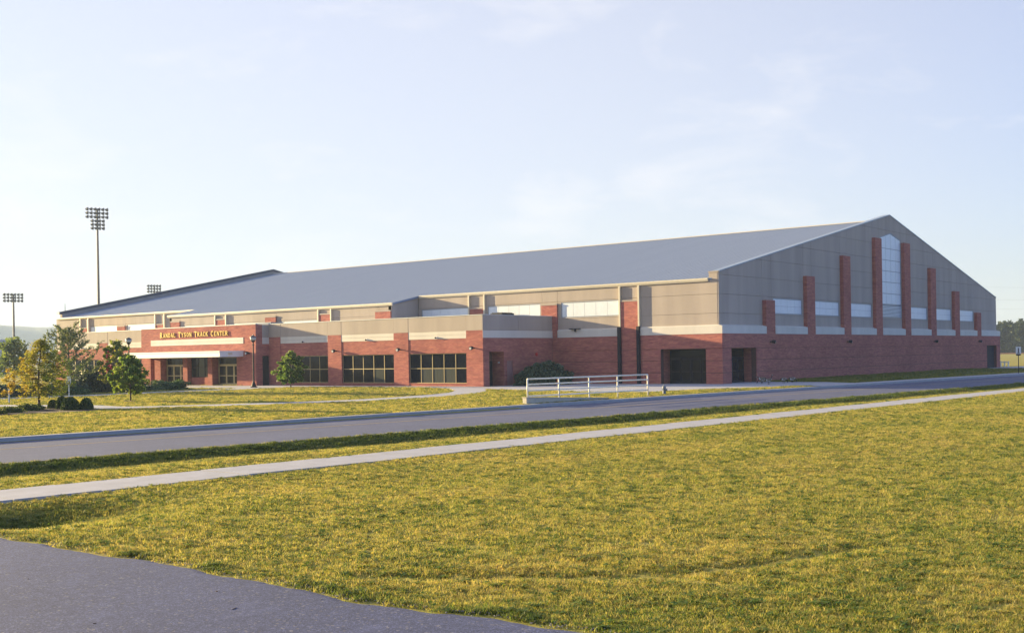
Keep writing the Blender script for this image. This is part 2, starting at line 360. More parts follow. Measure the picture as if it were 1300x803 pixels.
def H(x, y):
    x = np.asarray(x, float); y = np.asarray(y, float)
    t = YN(x)-y
    A = np.interp(x, [-60, -10, 40], [.27, .22, .07])
    prof = np.where(t < 0, 0, np.where(t < 1.6, -A*(t/1.6), -A*(1-sstep(1.6, 7.0, t)))); prof = np.where(t > 7, 0, prof)
    base = np.interp(t, [0, 6.5], [-.15, 0])
    inside = np.minimum(t*-1, YF(x)-y)           # > 0 inside the road
    near = np.where(t >= 0, base+prof, -.15-.14*sstep(.25, .7, inside))
    z = np.where(y > YF(x)+.25, 0.0, near)
    z = z-.36*np.exp(-((x+74.2)/1.7)**2/2-((y+26.5)/.95)**2/2)*sstep(-75.3, -74.2, x)
    und = .085*(vnoise(x/7, y/7, 3)-.5)+.028*(vnoise(x/2.4, y/2.4, 5)-.5)+.006*(vnoise(x/.9, y/.9, 9)-.5)
    nb = (np.abs(x+72) < 4) & (y < -25)
    if nb.any():
        for P, dd in zip(RUTS, (.035, .050)): z = z-np.where(nb, dd*np.exp(-(segdist(x, y, P)/.22)**2), 0)
    far = sstep(150, 400, np.hypot(x+84, y+46))
    z = z+und*np.clip(harddist(x, y)/1.2, 0, 1)*(1-far)
    return z
def LUSH(x, y):
    t = YN(x)-y
    a = sstep(-.1, .3, t)*(1-sstep(1.0, 1.9, t))*np.interp(x, [-40, 20, 60], [.9, .8, .45])
    b = .85*np.exp(-((x+74.2)/1.5)**2/2-((y+26.2)/.9)**2/2)
    c = .55*sstep(0, .5, x-1)*sstep(-12.5, -9, y)*(1-sstep(-.5, .5, y))*(x < 77)
    e = .9*np.exp(-((x-drive_edge(y)-.05)/.11)**2)*sstep(.45, .7, vnoise(y/.55, y*0+3, 41))*(y < -20)
    return np.clip(a+b+c+e, 0, 1)
def axis_pts(lo, hi, step, out_lo, out_hi):
    mid = np.arange(lo, hi+.01, step); a = []; s = step; p = lo
    while p > out_lo: s *= 1.35; p -= s; a.append(max(p, out_lo))
    b = []; s = step; p = hi
    while p < out_hi: s *= 1.35; p += s; b.append(min(p, out_hi))
    return np.concatenate([np.array(a[::-1]), mid, np.array(b)])
def sheet(name, xs, ys, zf, mat):
    X, Y = np.meshgrid(xs, ys, indexing='ij'); Z = zf(X, Y); nx, ny = X.shape
    v = np.stack([X.ravel(), Y.ravel(), Z.ravel()], 1)
    i = (np.arange(nx-1)[:, None]*ny+np.arange(ny-1)[None]).ravel()
    f = np.stack([i, i+ny, i+ny+1, i+1], 1)
    me = bpy.data.meshes.new(name); me.from_pydata(v.tolist(), [], f.tolist()); me.materials.append(mat)
    me.polygons.foreach_set('use_smooth', [True]*len(f))
    o = bpy.data.objects.new(name, me); COL.objects.link(o); return o, X, Y
xs = axis_pts(-96, 30, .42, -2800, 2800); ys = axis_pts(-50, 52, .42, -2800, 2800)
# the road edges need their own rows: shear the rows so they run along the road
SH = lambda x: np.clip(x, -120, 150)*-.078
X0, Y0 = np.meshgrid(xs, ys, indexing='ij')
g, GX, GY = sheet('ground', xs, ys, lambda x, y: x*0, M['ground'])
yy = Y0+SH(X0)*np.exp(-((Y0+18)/60)**2); co = np.stack([X0.ravel(), yy.ravel(), H(X0, yy).ravel()], 1)
g.data.vertices.foreach_set('co', co.ravel()); g.data.update()
la = g.data.attributes.new('lush', 'FLOAT', 'POINT'); la.data.foreach_set('value', LUSH(X0, yy).ravel().astype(np.float32))
kind(g, 'structure')
def strip(name, xa, xb, step, y0f, y1f, z, mat, thick=.0, zfun=None):
    n = int((xb-xa)/step); X = np.linspace(xa, xb, n+1)
    bm = bmesh.new(); prev = None
    for x in X:
        a, b = float(y0f(x)), float(y1f(x)); za = z if zfun is None else zfun(x, a); zb = z if zfun is None else zfun(x, b)
        q = [bm.verts.new(p) for p in ((x, a, za-thick), (x, a, za), (x, b, zb), (x, b, zb-thick))]
        if prev:
            bm.faces.new((prev[1], q[1], q[2], prev[2]))
            if thick: bm.faces.new((prev[0], q[0], q[1], prev[1])); bm.faces.new((prev[2], q[2], q[3], prev[3]))
        prev = q
    return kind(link(name, bm, mat), 'structure')
strip('road', -160, 260, 4, lambda x: YN(x)-.12, lambda x: YF(x)+.1, -.14, M['asphalt'])
strip('road_centre_line', -160, 260, 4, lambda x: (YN(x)+YF(x))/2-.06+1.0, lambda x: (YN(x)+YF(x))/2+.06+1.0, -.135, M['yellow'])
strip('kerb', -160, 260, 3, YF, lambda x: YF(x)+.42, .02, M['curb'], .25)
# footpath, cast slab by slab
kfp = bpy.data.objects.new('footpath', None); COL.objects.link(kfp); kind(kfp, 'structure')
xq = -82.0; k = 0
while xq < 96:
    bm = bmesh.new(); w = 1.83
    q = []
    for x in (xq, xq+w*.5, xq+w-.025):
        a, b = float(WN(x))+.03*math.sin(x), float(WF(x)); z = float(H(x, (a+b)/2))+.035+.006*math.sin(k*1.7)
        q.append([bm.verts.new(p) for p in ((x, a, z-.09), (x, a, z), (x, b, z), (x, b, z-.09))])
    for p, r in zip(q, q[1:]):
        for i in range(3): bm.faces.new((p[i], r[i], r[i+1], p[i+1]))
    for e in (q[0], q[-1]): bm.faces.new(e)
    link('slab', bm, M['concrete'], kfp)
    xq += w; k += 1
def ribbon(name, P, w, z, mat):
    pts = []
    for i in range(len(P)-1):                       # catmull-rom
        p0, p1, p2, p3 = [Vector(P[min(max(i+j, 0), len(P)-1)]) for j in (-1, 0, 1, 2)]
        for s in range(8):
            t = s/8; pts.append(.5*((2*p1)+(p2-p0)*t+(2*p0-5*p1+4*p2-p3)*t*t+(3*p1-p0-3*p2+p3)*t**3))
    bm = bmesh.new(); prev = None
    for i, p in enumerate(pts):
        d = (pts[min(i+1, len(pts)-1)]-pts[max(i-1, 0)]).normalized(); n = Vector((-d.y, d.x))*w/2
        q = [bm.verts.new((p.x+s*n.x, p.y+s*n.y, zz)) for s, zz in ((-1, z-.1), (-1, z), (1, z), (1, z-.1))]
        if prev:
            for j in range(3): bm.faces.new((prev[j], q[j], q[j+1], prev[j+1]))
        prev = q
    return kind(link(name, bm, mat), 'structure')
ribbon('lawn_path', PATH1, 2.5, .046, M['concrete'])
ribbon('entrance_path', PATH2, 2.7, .050, M['concrete'])
kind(obj('plaza', lambda b: prism(b, PLAZA, 'z', -.1, .026), M['concrete']), 'structure')
kind(obj('forecourt', lambda b: prism(b, FRONT, 'z', -.1, .040), M['concrete']), 'structure')
strip('roadside_pavement', -3.0, 240, 3, lambda x: YF(x)+.424, lambda x: YF(x)+1.75, .022, M['concrete'], .1)
kind(obj('rear_path', lambda b: prism(b, [(70.2, -6.5), (84, -7.2), (84, -1), (78, .4), (70.2, .4)], 'z', -.1, .018), M['concrete']), 'structure')
kind(obj('planting_bed', lambda b: prism(b, BED, 'z', -.1, .05), M['mulch']), 'structure')
# worn asphalt drive in the foreground with a ragged edge
yb = np.arange(-60, 6, .12); bm = bmesh.new(); prev = None
for y in yb:
    e = float(drive_edge(np.array(y)))+.05*mnoise.noise((y*3, 0, 1))+.03*mnoise.noise((y*9, 3, 1))+.04
    q = [bm.verts.new((-98, y, .012)), bm.verts.new((-80, y, .016)), bm.verts.new((e-.3, y, .018)), bm.verts.new((e, y, -.03))]
    if prev:
        for j in range(3): bm.faces.new((prev[j], prev[j+1], q[j+1], q[j]))
    prev = q
kind(link('driveway', bm, M['drive']), 'structure')
# crumbs of gravel where the asphalt breaks up
bm = bmesh.new()
for i in range(1300):
    y = random.uniform(-42, -26); x = float(drive_edge(np.array(y)))-abs(random.gauss(0, .10))+.03; z_ = random.uniform(.0025, .009)
    m = Matrix.Translation((x, y, .017+z_*.3)) @ Matrix.Rotation(random.random()*6, 4, 'Z') @ Matrix.Diagonal((z_*1.4, z_, z_*.6, 1))
    bmesh.ops.create_cube(bm, size=1.5, matrix=m)
kind(link('gravel', bm, M['stone']), 'stuff')
def litter(b):
    for i in range(26):
        x, y = random.uniform(-80, -75.3), random.uniform(-41, -27); a = random.uniform(0, 3.1); l_ = random.uniform(.012, .05); w_ = random.uniform(.003, .009)
        prism(b, [(x+math.cos(a)*l_*u-math.sin(a)*w_*v, y+math.sin(a)*l_*u+math.cos(a)*w_*v) for u, v in ((-1, -.4), (-.3, -1), (1, -.2), (.9, .5), (-.2, 1))], 'z', .0175, .0175+w_)
kind(obj('leaf_litter', litter, M['mulch']), 'stuff')

# ================================================================== THE TRACK BUILDING
E = .36; EL = .15; HB = 4.2; HBT = 4.85; WID = 76.75; LEN = 104.6; HE = 9.28; SL = .2062; RX = WID/2
bld = thing('sports_hall', 'long brick and tan indoor track hall with shallow blue-grey gable roof', 'building')
zgab = lambda x: HE+SL*(RX-abs(x-RX))
zroof = lambda x: 8.76+SL*(RX-abs(x-RX)+.3)
PIL = [(8.0, 9.75, 7.17), (16.4, 18.2, 9.65), (24.9, 26.7, 12.05), (33.3, 35.1, 14.42), (41.7, 43.5, 14.42), (50.0, 51.85, 12.05), (58.45, 60.3, 9.63), (67.0, 68.75, 7.17)]
DR = [(1.55, 6.05, 0, 2.97), (70.96, 75.2, 0, 2.97)]
LD = [(1.55, 5.95, 0, 2.95)]
# --- gable end (facing the road)
def gwall(b):
    pts = [(.72, HBT), (WID-.72, HBT), (WID-.72, zgab(.72)), (RX, zgab(RX)-.02), (.72, zgab(.72))]
    prism(b, pts, 'y', E+.10, .92)
gw = obj('gable_wall', gwall, M['joint'], bld)
rows = [HBT, 5.9, 7.5, 9.1, 10.7, 12.3, 13.9, 15.5, 17.4]
cols = [EL] + [v for p in PIL for v in p[:2]] + [WID-E]
gwin = []
for i in (0, 1, 2, 4, 5, 6): gwin.append((PIL[i][1]+.35, PIL[i+1][0]-.35, 6.0, 7.42))
def panel(poly, axis, d0, d1, parent, mat=None, g=.02):
    us = [p[0] for p in poly]; zs = [p[1] for p in poly]
    if max(us)-min(us) < .08 or max(zs)-min(zs) < .08: return
    obj('wall_panel', lambda b: prism(b, poly, axis, d0, d1), mat or M['tan'], parent)
for ca, cb in zip(cols, cols[1:]):
    for ra, rb in zip(rows, rows[1:]):
        a, b_, c, d = ca+.011, cb-.011, ra+.011, rb-.011
        w = [h for h in gwin if ca < h[0] and h[1] < cb and ra < h[2] and h[3] < rb]
        if w:
            obj('wall_panel', lambda b: wall(b, 'y', E, E+.1, a, b_, c, d, w), M['tan'], gw); continue
        pil = [p for p in PIL if abs(p[0]-ca) < .01 and abs(p[1]-cb) < .01]
        if pil and rb <= pil[0][2]: continue
        if pil and ra < pil[0][2]: c = pil[0][2]+.01
        if ca == 35.1:                                   # bay of the tall window
            hole = (35.7, 41.6, 6.1, 14.7)
            if ra < 13.5:
                for u0, u1, z0, z1 in wall_rects(a, b_, c, d, [hole]): panel([(u0, z0), (u1, z0), (u1, z1), (u0, z1)], 'y', E, E+.1, gw)
                continue
            if ra < 14:
                mx = 38.65
                panel([(a, c), (35.7, c), (35.7, 14.7), (mx, 15.3), (mx, d), (a, d)], 'y', E, E+.1, gw)
                panel([(41.6, c), (b_, c), (b_, d), (mx+.01, d), (mx+.01, 15.3), (41.6, 14.7)], 'y', E, E+.1, gw); continue
        poly = [(a, c), (b_, c), (b_, d), (a, d)]
        poly = clip(poly, -SL, 1, HE); poly = clip(poly, SL, 1, HE+SL*WID)
        if len(poly) > 2: panel(poly, 'y', E, E+.1, gw)
# brick base in four lifts with recessed reveals
def bands(name, axis, d0, d1, u0, u1, holes, parent, zs=((0, .93), (.97, 1.94), (1.98, 2.95), (2.99, HB))):
    for z0, z1 in zs: obj(name, lambda b: wall(b, axis, d0, d1, u0, u1, z0, z1, holes), M['brick'], parent)
def gb(b):
    wall(b, 'y', .06, .5, .36, WID-.36, 0, HB-.01, DR)
gbk = obj('gable_base_wall', gb, M['reveal'], bld)
bands('brick_course', 'y', 0, .055, 0, WID, DR, gbk)
for a, b_, t in PIL: obj('pilaster', lambda b: box(b, a, b_, 0.0, E+.09, HB+.001, t), M['brick'], bld)
def bandpiece(axis, u0, u1, d0, dE, parent, z0=HB+.002, z1=HBT):
    # flat face with a sloped wash on top
    s = -1 if dE < d0 else 1
    def f(b):
        prof = [(d0-.03*s, z0), (dE, z0), (dE, z1+.12), (d0-.03*s, z1)]
        mk = (lambda d, z, u: (u, d, z)) if axis == 'y' else (lambda d, z, u: (d, u, z))
        A = [b.verts.new(mk(d, z, u0)) for d, z in prof]; B = [b.verts.new(mk(d, z, u1)) for d, z in prof]
        b.faces.new(A); b.faces.new(B[::-1])
        for i in range(4): b.faces.new((A[i], B[i], B[(i+1) % 4], A[(i+1) % 4]))
    return obj('precast_band', f, M['band'], parent)
ed = [-.03] + [v for p in PIL for v in p[:2]] + [WID+.03]
for a, b_ in zip(ed[::2], ed[1::2]): bandpiece('y', a, b_, 0, E+.05, bld)
# translucent windows
def trans_window(axis, u0, u1, z0, z1, d, out, nu=4, nz=2, nm='window'):
    """d = wall face, out = direction the face looks along the axis (+-1)"""
    def fr(b):
        t = .07; a, c = sorted((d-out*.015, d-out*.085))
        for r in ((u0, u1, z0, z0+t), (u0, u1, z1-t, z1), (u0, u0+t, z0+t, z1-t), (u1-t, u1, z0+t, z1-t)):
            box(b, r[0], r[1], a, c, r[2], r[3]) if axis == 'y' else box(b, a, c, r[0], r[1], r[2], r[3])
        a, c = sorted((d-out*.086, d-out*.098))
        box(b, u0+t, u1-t, a, c, z0+t, z1-t) if axis == 'y' else box(b, a, c, u0+t, u1-t, z0+t, z1-t)
    w = obj(nm, fr, M['alum'], bld)
    du = (u1-u0-.14)/nu; dz = (z1-z0-.14)/nz; a, c = sorted((d-out*.04, d-out*.083))
    for i in range(nu):
        for j in range(nz):
            p = (u0+.07+i*du+.012, u0+.07+(i+1)*du-.012, z0+.07+j*dz+.012, z0+.07+(j+1)*dz-.012)
            obj('pane', lambda b: box(b, p[0], p[1], a, c, p[2], p[3]) if axis == 'y' else box(b, a, c, p[0], p[1], p[2], p[3]), M['kalwall'], w)
    return w
for h in gwin: trans_window('y', h[0], h[1], h[2], h[3], E, -1)
# tall pointed window with louvres below
def tall(b):
    x0, x1, mx = 35.7, 41.6, 38.65; t = .09
    for a, c in ((x0, x0+t), (x1-t, x1)): box(b, a, c, E+.015, E+.085, 6.1, 14.7)
    box(b, x0+t, x1-t, E+.015, E+.085, 6.1, 6.1+t); box(b, x0+t, x1-t, E+.02, E+.085, 7.42, 7.54)
    for a, c in ((x0, mx), (x1, mx)): prism(b, [(a, 14.7), (c, 15.3), (c, 15.3-t), (a, 14.7-t)], 'y', E+.016, E+.085)
    prism(b, [(x0+t, 6.2), (x1-t, 6.2), (x1-t, 14.6), (mx, 15.2), (x0+t, 14.6)], 'y', E+.086, E+.098)
tw = obj('tall_window', tall, M['alum'], bld)
obj('louvre_back', lambda b: box(b, 35.8, 41.5, E+.082, E+.0855, 6.2, 7.41), M['louvre'], tw)
tz = [7.54, 8.68, 9.92, 11.12, 12.3, 13.55, 15.3]
tx = np.linspace(35.79, 41.51, 5)
for i in range(4):
    for j in range(6):
        g = .035; poly = [(tx[i]+g, tz[j]+g), (tx[i+1]-g, tz[j]+g), (tx[i+1]-g, tz[j+1]-g), (tx[i]+g, tz[j+1]-g)]
        poly = clip(poly, -.2034, 1, 14.58-.2034*35.7); poly = clip(poly, .2034, 1, 14.58+.2034*41.6)
        obj('pane', lambda b: prism(b, poly, 'y', E+.045, E+.083), M['kalwall'], tw)
for k in range(8):
    z = 6.22+k*.148
    obj('louvre_slat', lambda b: prism(b, [(35.8, z), (41.5, z), (41.5, z+.085), (35.8, z+.085)], 'y', E+.0, E+.08), M['kalwall'], tw)
# floodlights on the walls
def flood_mesh():
    bm = bmesh.new(); box(bm, -.06, .06, -.22, 0, -.05, .05); tube(bm, [(0, -.2, .02), (0, -.42, 0), (0, -.5, -.02)], [.13, .17, .15], 10); m0 = bm
    me = bpy.data.meshes.new('floodlight'); bmesh.ops.recalc_face_normals(bm, faces=bm.faces[:]); bm.to_mesh(me); bm.free(); me.materials.append(M['dark'])
    bm = bmesh.new(); tube(bm, [(.0, -.501, -.02), (.0, -.52, -.02)], [.135, .12], 10); l = bpy.data.meshes.new('lens'); bm.to_mesh(l); bm.free(); l.materials.append(M['lampglass'])
    return me, l
FM, FL = flood_mesh()
def flood(loc, rz):
    o = bpy.data.objects.new('floodlight', FM); COL.objects.link(o); o.parent = bld; o.location = loc; o.rotation_euler = (0, 0, rz)
    l = bpy.data.objects.new('lens', FL); COL.objects.link(l); l.parent = o
for x in (8.6, 25.5, 50.7, 67.2): flood((x, 0, 3.5), R(35))
# --- corner porch and far door
def porch(b):
    wall(b, 'y', 1.5, 1.7, .56, 6.05, 0, 3.2); wall(b, 'x', 1.5, 1.7, .56, 5.95, 0, 3.2)
ob = obj('porch_wall', lambda b: (box(b, 6.06, 6.4, .06, 1.3, 0, 2.96), box(b, .06, 1.9, 5.96, 6.3, 0, 2.94)), M['brick'], bld)
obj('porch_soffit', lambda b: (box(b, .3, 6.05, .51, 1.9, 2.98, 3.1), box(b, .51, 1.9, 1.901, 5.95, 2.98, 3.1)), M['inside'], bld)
def glazed_doors(axis, u0, u1, z1, d, out, n, frame, side=0, leaf_h=2.13, sl=0.0):
    """row of n glazed leaves with transom lights between u0..u1, plane d, facing out"""
    P = lambda b, a, c, p, q, e, f: (box(b, a, c, min(d+out*p, d+out*q), max(d+out*p, d+out*q), e, f) if axis == 'y' else box(b, min(d+out*p, d+out*q), max(d+out*p, d+out*q), a, c, e, f))
    def fr(b):
        P(b, u0, u0+.06, 0, .1, 0, z1); P(b, u1-.06, u1, 0, .1, 0, z1); P(b, u0+.06, u1-.06, 0, .1, z1-.06, z1); P(b, u0+.06, u1-.06, .002, .1, leaf_h, leaf_h+.08)
        P(b, u0+.06, u1-.06, -.05, -.001, 0, z1-.06)
    o = obj('entrance_doors', fr, frame, bld)
    w = (u1-u0-.12)/n
    for i in range(n):
        a, c = u0+.06+i*w+.01, u0+.06+(i+1)*w-.01
        obj('pane', lambda b: P(b, a, c, .002, .02, leaf_h+.085, z1-.065), M['glass'], o)
        def leaf(b):
            t = .10
            P(b, a, a+t, .03, .08, .03, leaf_h-.01); P(b, c-t, c, .03, .08, .03, leaf_h-.01); P(b, a+t, c-t, .03, .08, leaf_h-.11, leaf_h-.01); P(b, a+t, c-t, .03, .08, .03, .24); P(b, a+t, c-t, .031, .09, .98, 1.06)
        obj('door_leaf', leaf, frame, o)
        obj('glass', lambda b: (P(b, a+.1, c-.1, .04, .06, .25, .975), P(b, a+.1, c-.1, .04, .06, 1.065, leaf_h-.115)), M['glass'], o)
glazed_doors('y', 1.75, 6.0, 2.9, 1.30, -1, 4, M['dark'])
glazed_doors('x', 1.75, 5.9, 2.9, 1.55, -1, 4, M['dark'])
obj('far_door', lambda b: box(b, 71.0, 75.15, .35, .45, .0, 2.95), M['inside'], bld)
# --- long side (facing the lawn): pilaster bays of 8.8 m
LP = [(8.15+8.8*k, 9.95+8.8*k) for k in range(11)]
FIN = [k % 2 == 0 for k in range(11)]
CY0, CY1, Q = 34.6, 71.9, 3.84                              # the projecting middle part
lw = obj('long_wall', lambda b: (wall(b, 'x', EL+.1, .9, .92, LEN-.6, HBT, 8.64)), M['joint'], bld)
lb = obj('long_base_wall', lambda b: wall(b, 'x', .06, .5, .36, LEN, 0, HB-.01, LD), M['reveal'], bld)
bands('brick_course', 'x', 0, .055, .0561, 17.49, LD, lb)
bands('brick_course', 'x', 0, .055, 86.01, LEN, [], lb)
edges = [E]+[v for p in LP for v in p]+[LEN]
lwin = []
for k in range(10):
    a, b_ = LP[k][1]+.2, LP[k+1][0]-.4
    if b_ < CY0 or a > CY1: lwin.append((a, b_, 6.0, 7.42))
def longpanels(dx, y0, y1, wins, rows, parent, skip=()):
    es = sorted([e for e in edges if y0 < e < y1]+[y0, y1])
    for ca, cb in zip(es, es[1:]):
        for ra, rb in zip(rows, rows[1:]):
            a, b_, c, d = ca+.011, cb-.011, ra+.011, rb-.011
            if b_-a < .1: continue
            w = [h for h in wins if ca < h[0] and h[1] < cb and ra < h[2] and h[3] < rb]
            obj('wall_panel', lambda b: wall(b, 'x', dx, dx+.1, a, b_, c, d, w), M['tan'], parent)
longpanels(EL, E+.11, CY0-.01, lwin, [HBT, 5.9, 7.5, 8.66], lw)
longpanels(EL, CY1+.01, LEN-.1, lwin, [HBT, 5.9, 7.5, 8.66], lw)
for h in lwin: trans_window('x', h[0], h[1], h[2], h[3], EL, -1, 5, 1, 'clerestory_window')
# middle part, standing proud of the wall
cxw = -Q
mw = obj('middle_wall', lambda b: (box(b, cxw+EL+.1, cxw+EL+.5, CY0+.1, CY1-.1, 5.7, 7.8), box(b, cxw+EL, .14, CY0+.1, CY0+.4, 5.7, 7.75), box(b, cxw+EL, .14, CY1-.4, CY1-.1, 5.7, 7.75)), M['joint'], bld)
cwin = [(LP[k][1]+.2, LP[k+1][0]-.4, 5.35, 6.72) for k in (4, 5, 6)]
longpanels(cxw+EL, CY0, CY1, cwin, [5.2, 6.8, 7.84], mw)
for y0, y1 in ((CY0-.02, CY0+.1), (CY1-.1, CY1+.02)):
    poly = [(cxw+EL, 5.7), (.14, 5.7), (.14, zroof(.14)-.25), (cxw+EL, zroof(cxw+EL)-.25)]
    obj('wall_panel', lambda b: prism(b, poly, 'y', y0, y1), M['tan'], mw)
for h in cwin: trans_window('x', h[0], h[1], h[2], h[3], cxw+EL, -1, 5, 1, 'clerestory_window')
for k, (a, b_) in enumerate(LP):
    ctr = CY0 < (a+b_)/2 < CY1
    x0 = cxw if ctr else 0.0; ztop = 7.2
    xb = x0+EL+.09
    zb = 5.7 if ctr else HB+.001
    if 35 < (a+b_)/2 < 36: a, b_, ctr, x0, xb, zb = CY0, 36.75, True, cxw, cxw+EL+.09, 5.7
    obj('pilaster', lambda b: box(b, x0, xb, a, b_, zb, ztop), M['brick'], bld)
    obj('pilaster_cap', lambda b: box(b, x0-.03, xb, a-.03, b_+.03, ztop+.001, ztop+.13), M['tan'], bld)
    if FIN[k]:
        zt = (zroof(x0)-.28)
        for y in (a-.16, b_+.02):
            obj('wall_fin', lambda b: box(b, x0-.07, x0+EL-.004, y, y+.16, 5.02 if not ctr else 5.7, zt), M['gutter'], bld)
            if k == 0: obj('downpipe', lambda b: box(b, -.26, -.004, y-.05, y+.22, .04, 5.0), M['dark'], bld)
for y0, y1 in ((-.03, 8.08), (10.12, 16.9)): bandpiece('x', y0 if y0 > 0 else .413, y1, 0, EL+.05, bld)
bandpiece('x', 86.03, 87.3, 0, EL+.05, bld); bandpiece('x', 89.2, 95.8, 0, EL+.05, bld); bandpiece('x', 98.2, LEN, 0, EL+.05, bld)
obj('corner_pier', lambda b: (box(b, EL+.101, .92, E+.101, .92, HBT+.13, 8.64), box(b, EL, .92, E+.101, 1.25, 8.67, HE), box(b, EL-.04, .96, E-.04, 1.29, HE+.001, HE+.1)), M['tan'], bld)
# remaining walls
obj('rear_wall', lambda b: (box(b, WID-.72, WID-.0, E+.1, LEN-.5, 0, 8.9), prism(b, [(.8, 0), (WID-.8, 0), (WID-.8, zgab(.8)), (RX, zgab(RX)), (.8, zgab(.8))], 'y', LEN-.5, LEN)), M['tan'], bld)
# coping on the two gables
def coping(y0, y1):
    def f(b):
        for s in (0, 1):
            xa, xb = (E-.06, RX) if s == 0 else (WID-E+.06, RX)
            prism(b, [(xa, zgab(xa)+.0), (xb, zgab(xb)), (xb, zgab(xb)+.09), (xa, zgab(xa)+.09)], 'y', y0, y1)
    return obj('gable_coping', f, M['rake'], bld)
coping(E-.05, .98)
def farcop(b):
    for xa in (E-.06, WID-E+.06): prism(b, [(xa, zgab(xa)), (RX, zgab(RX)), (RX, zgab(RX)+.34), (xa, zgab(xa)+.34)], 'y', LEN-.6, LEN+.05)
obj('far_parapet', farcop, M['steel'], bld)  # dark metal colour stands in for shade on the parapet's inner side
# --- roof
def roofslab(b):
    t = .2
    for s in (1, -1):
        P = [(RX-s*(RX-.14), 0), (RX, 0)]
        xa, xb = P[0][0], RX
        za = zroof(.14); zb = zroof(RX)
        q = [(xa, za), (xb, zb), (xb, zb-t), (xa, za-t)]
        prism(b, q, 'y', .985, LEN-.61)
    prism(b, [(-Q+.14, zroof(-Q+.14)), (.135, zroof(.135)), (.135, zroof(.135)-t), (-Q+.14, zroof(-Q+.14)-t)], 'y', CY0-.25, CY1+.25)
rf = obj('roof', roofslab, M['roof'], bld)
def seams(b):
    y = 1.3
    while y < LEN-.8:
        x0 = -Q+.16 if CY0-.2 < y < CY1+.2 else .16
        P = [(x0, zroof(x0)), (RX-.25, zroof(RX-.25))]
        prism(b, [(P[0][0], P[0][1]-.02), (P[1][0], P[1][1]-.02), (P[1][0], P[1][1]+.013), (P[0][0], P[0][1]+.013)], 'y', y-.012, y+.012)
        y += .61
kind(obj('roof_seam', seams, M['roof'], rf), 'stuff')
obj('ridge_cap', lambda b: prism(b, [(RX-.35, zroof(RX-.35)+.03), (RX, zroof(RX)+.10), (RX+.35, zroof(RX-.35)+.03), (RX, zroof(RX)+.005)], 'y', .99, LEN-.62), M['gutter'], rf)
def gutter(x, y0, y1):
    z = zroof(x)
    obj('gutter', lambda b: prism(b, [(x-.17, z-.02), (x+.02, z-.02), (x+.02, z-.30), (x-.10, z-.30), (x-.17, z-.14)], 'y', y0, y1), M['gutter'], rf)
gutter(.12, 1.26, CY0-.26); gutter(-Q+.12, CY0-.25, CY1+.25); gutter(.12, CY1+.26, LEN-.58)
# --- low front wing
WX = -9.86; WY0, WY1, WH = 17.5, 86.0, 6.15
wing = obj('wing_wall', lambda b: (box(b, WX+.3, WX+.5, WY0+.3, 45.9, 0, WH-.02), box(b, WX+.3, WX+.5, 65.86, WY1-.3, 0, WH-.02), box(b, WX+.3, -.01, WY0+1.4, WY0+1.6, 0, WH-.02), box(b, WX+.3, -.01, WY1-.5, WY1-.31, 0, WH-.02)), M['reveal'], bld)
obj('flat_roof', lambda b: box(b, WX+.5, -.02, WY0+.3, WY1-.5, 5.55, 5.7), M['coping'], bld)
obj('parapet_coping', lambda b: (box(b, WX-.03, WX+.33, WY0-.03, 45.88, WH+.001, WH+.06), box(b, WX-.03, WX+.33, 65.87, WY1+.03, WH+.001, WH+.06), box(b, WX+.331, -.01, WY0-.03, WY0+.33, WH+.001, WH+.06), box(b, WX+.331, -.01, WY1-.33, WY1+.03, WH+.001, WH+.06)), M['coping'], bld)
SD = [(-9.05, -7.05, 0, 3.0), (-6.65, -5.8, 0, 2.2), (-.95, -.12, 0, 2.2)]
obj('side_brickwork', lambda b: wall(b, 'y', WY0, WY0+.3, WX+.3, -.01, 0, HB, SD), M['brick'], bld)
obj('precast_band', lambda b: box(b, WX+.001, -.01, WY0-.02, WY0+.3, HB+.002, HBT), M['band'], bld)
for a, b_ in ((WX+.001, -5.0), (-4.97, -.01)): obj('wall_panel', lambda b: box(b, a, b_, WY0+.003, WY0+.3, HBT+.02, WH), M['tan'], wing)
obj('recess_wall', lambda b: (box(b, -7.04, -6.9, WY0+.301, WY0+1.39, 0, 3.1), box(b, -9.2, -9.06, WY0+.301, WY0+1.39, 0, 3.1), box(b, -9.2, -6.9, WY0+.301, WY0+1.39, 3.11, 3.2)), M['brick'], bld)
obj('recess_door', lambda b: (box(b, -9.04, -8.1, WY0+1.33, WY0+1.38, .02, 2.2), box(b, -8.0, -7.06, WY0+1.33, WY0+1.38, .02, 2.2)), M['inside'], bld)
obj('recess_light', lambda b: box(b, -7.16, -7.045, WY0+.5, WY0+.62, 2.0, 2.1), M['white'], bld)
for a, b_ in ((-6.65, -5.8), (-.95, -.12)):
    d = obj('service_door', lambda b: box(b, a+.06, b_-.06, WY0+.10, WY0+.16, .02, 2.14), M['pinkdoor'], bld)
    obj('door_frame', lambda b: (box(b, a, a+.055, WY0+.05, WY0+.2, 0, 2.2), box(b, b_-.055, b_, WY0+.05, WY0+.2, 0, 2.2), box(b, a+.055, b_-.055, WY0+.05, WY0+.2, 2.145, 2.2)), M['pinkdoor'], d)
    obj('handle', lambda b: tube(b, [(b_-.15, WY0+.09, 1.0), (b_-.15, WY0+.05, 1.0), (b_-.26, WY0+.05, 1.0)], [.015]*3, 6), M['steel'], d)
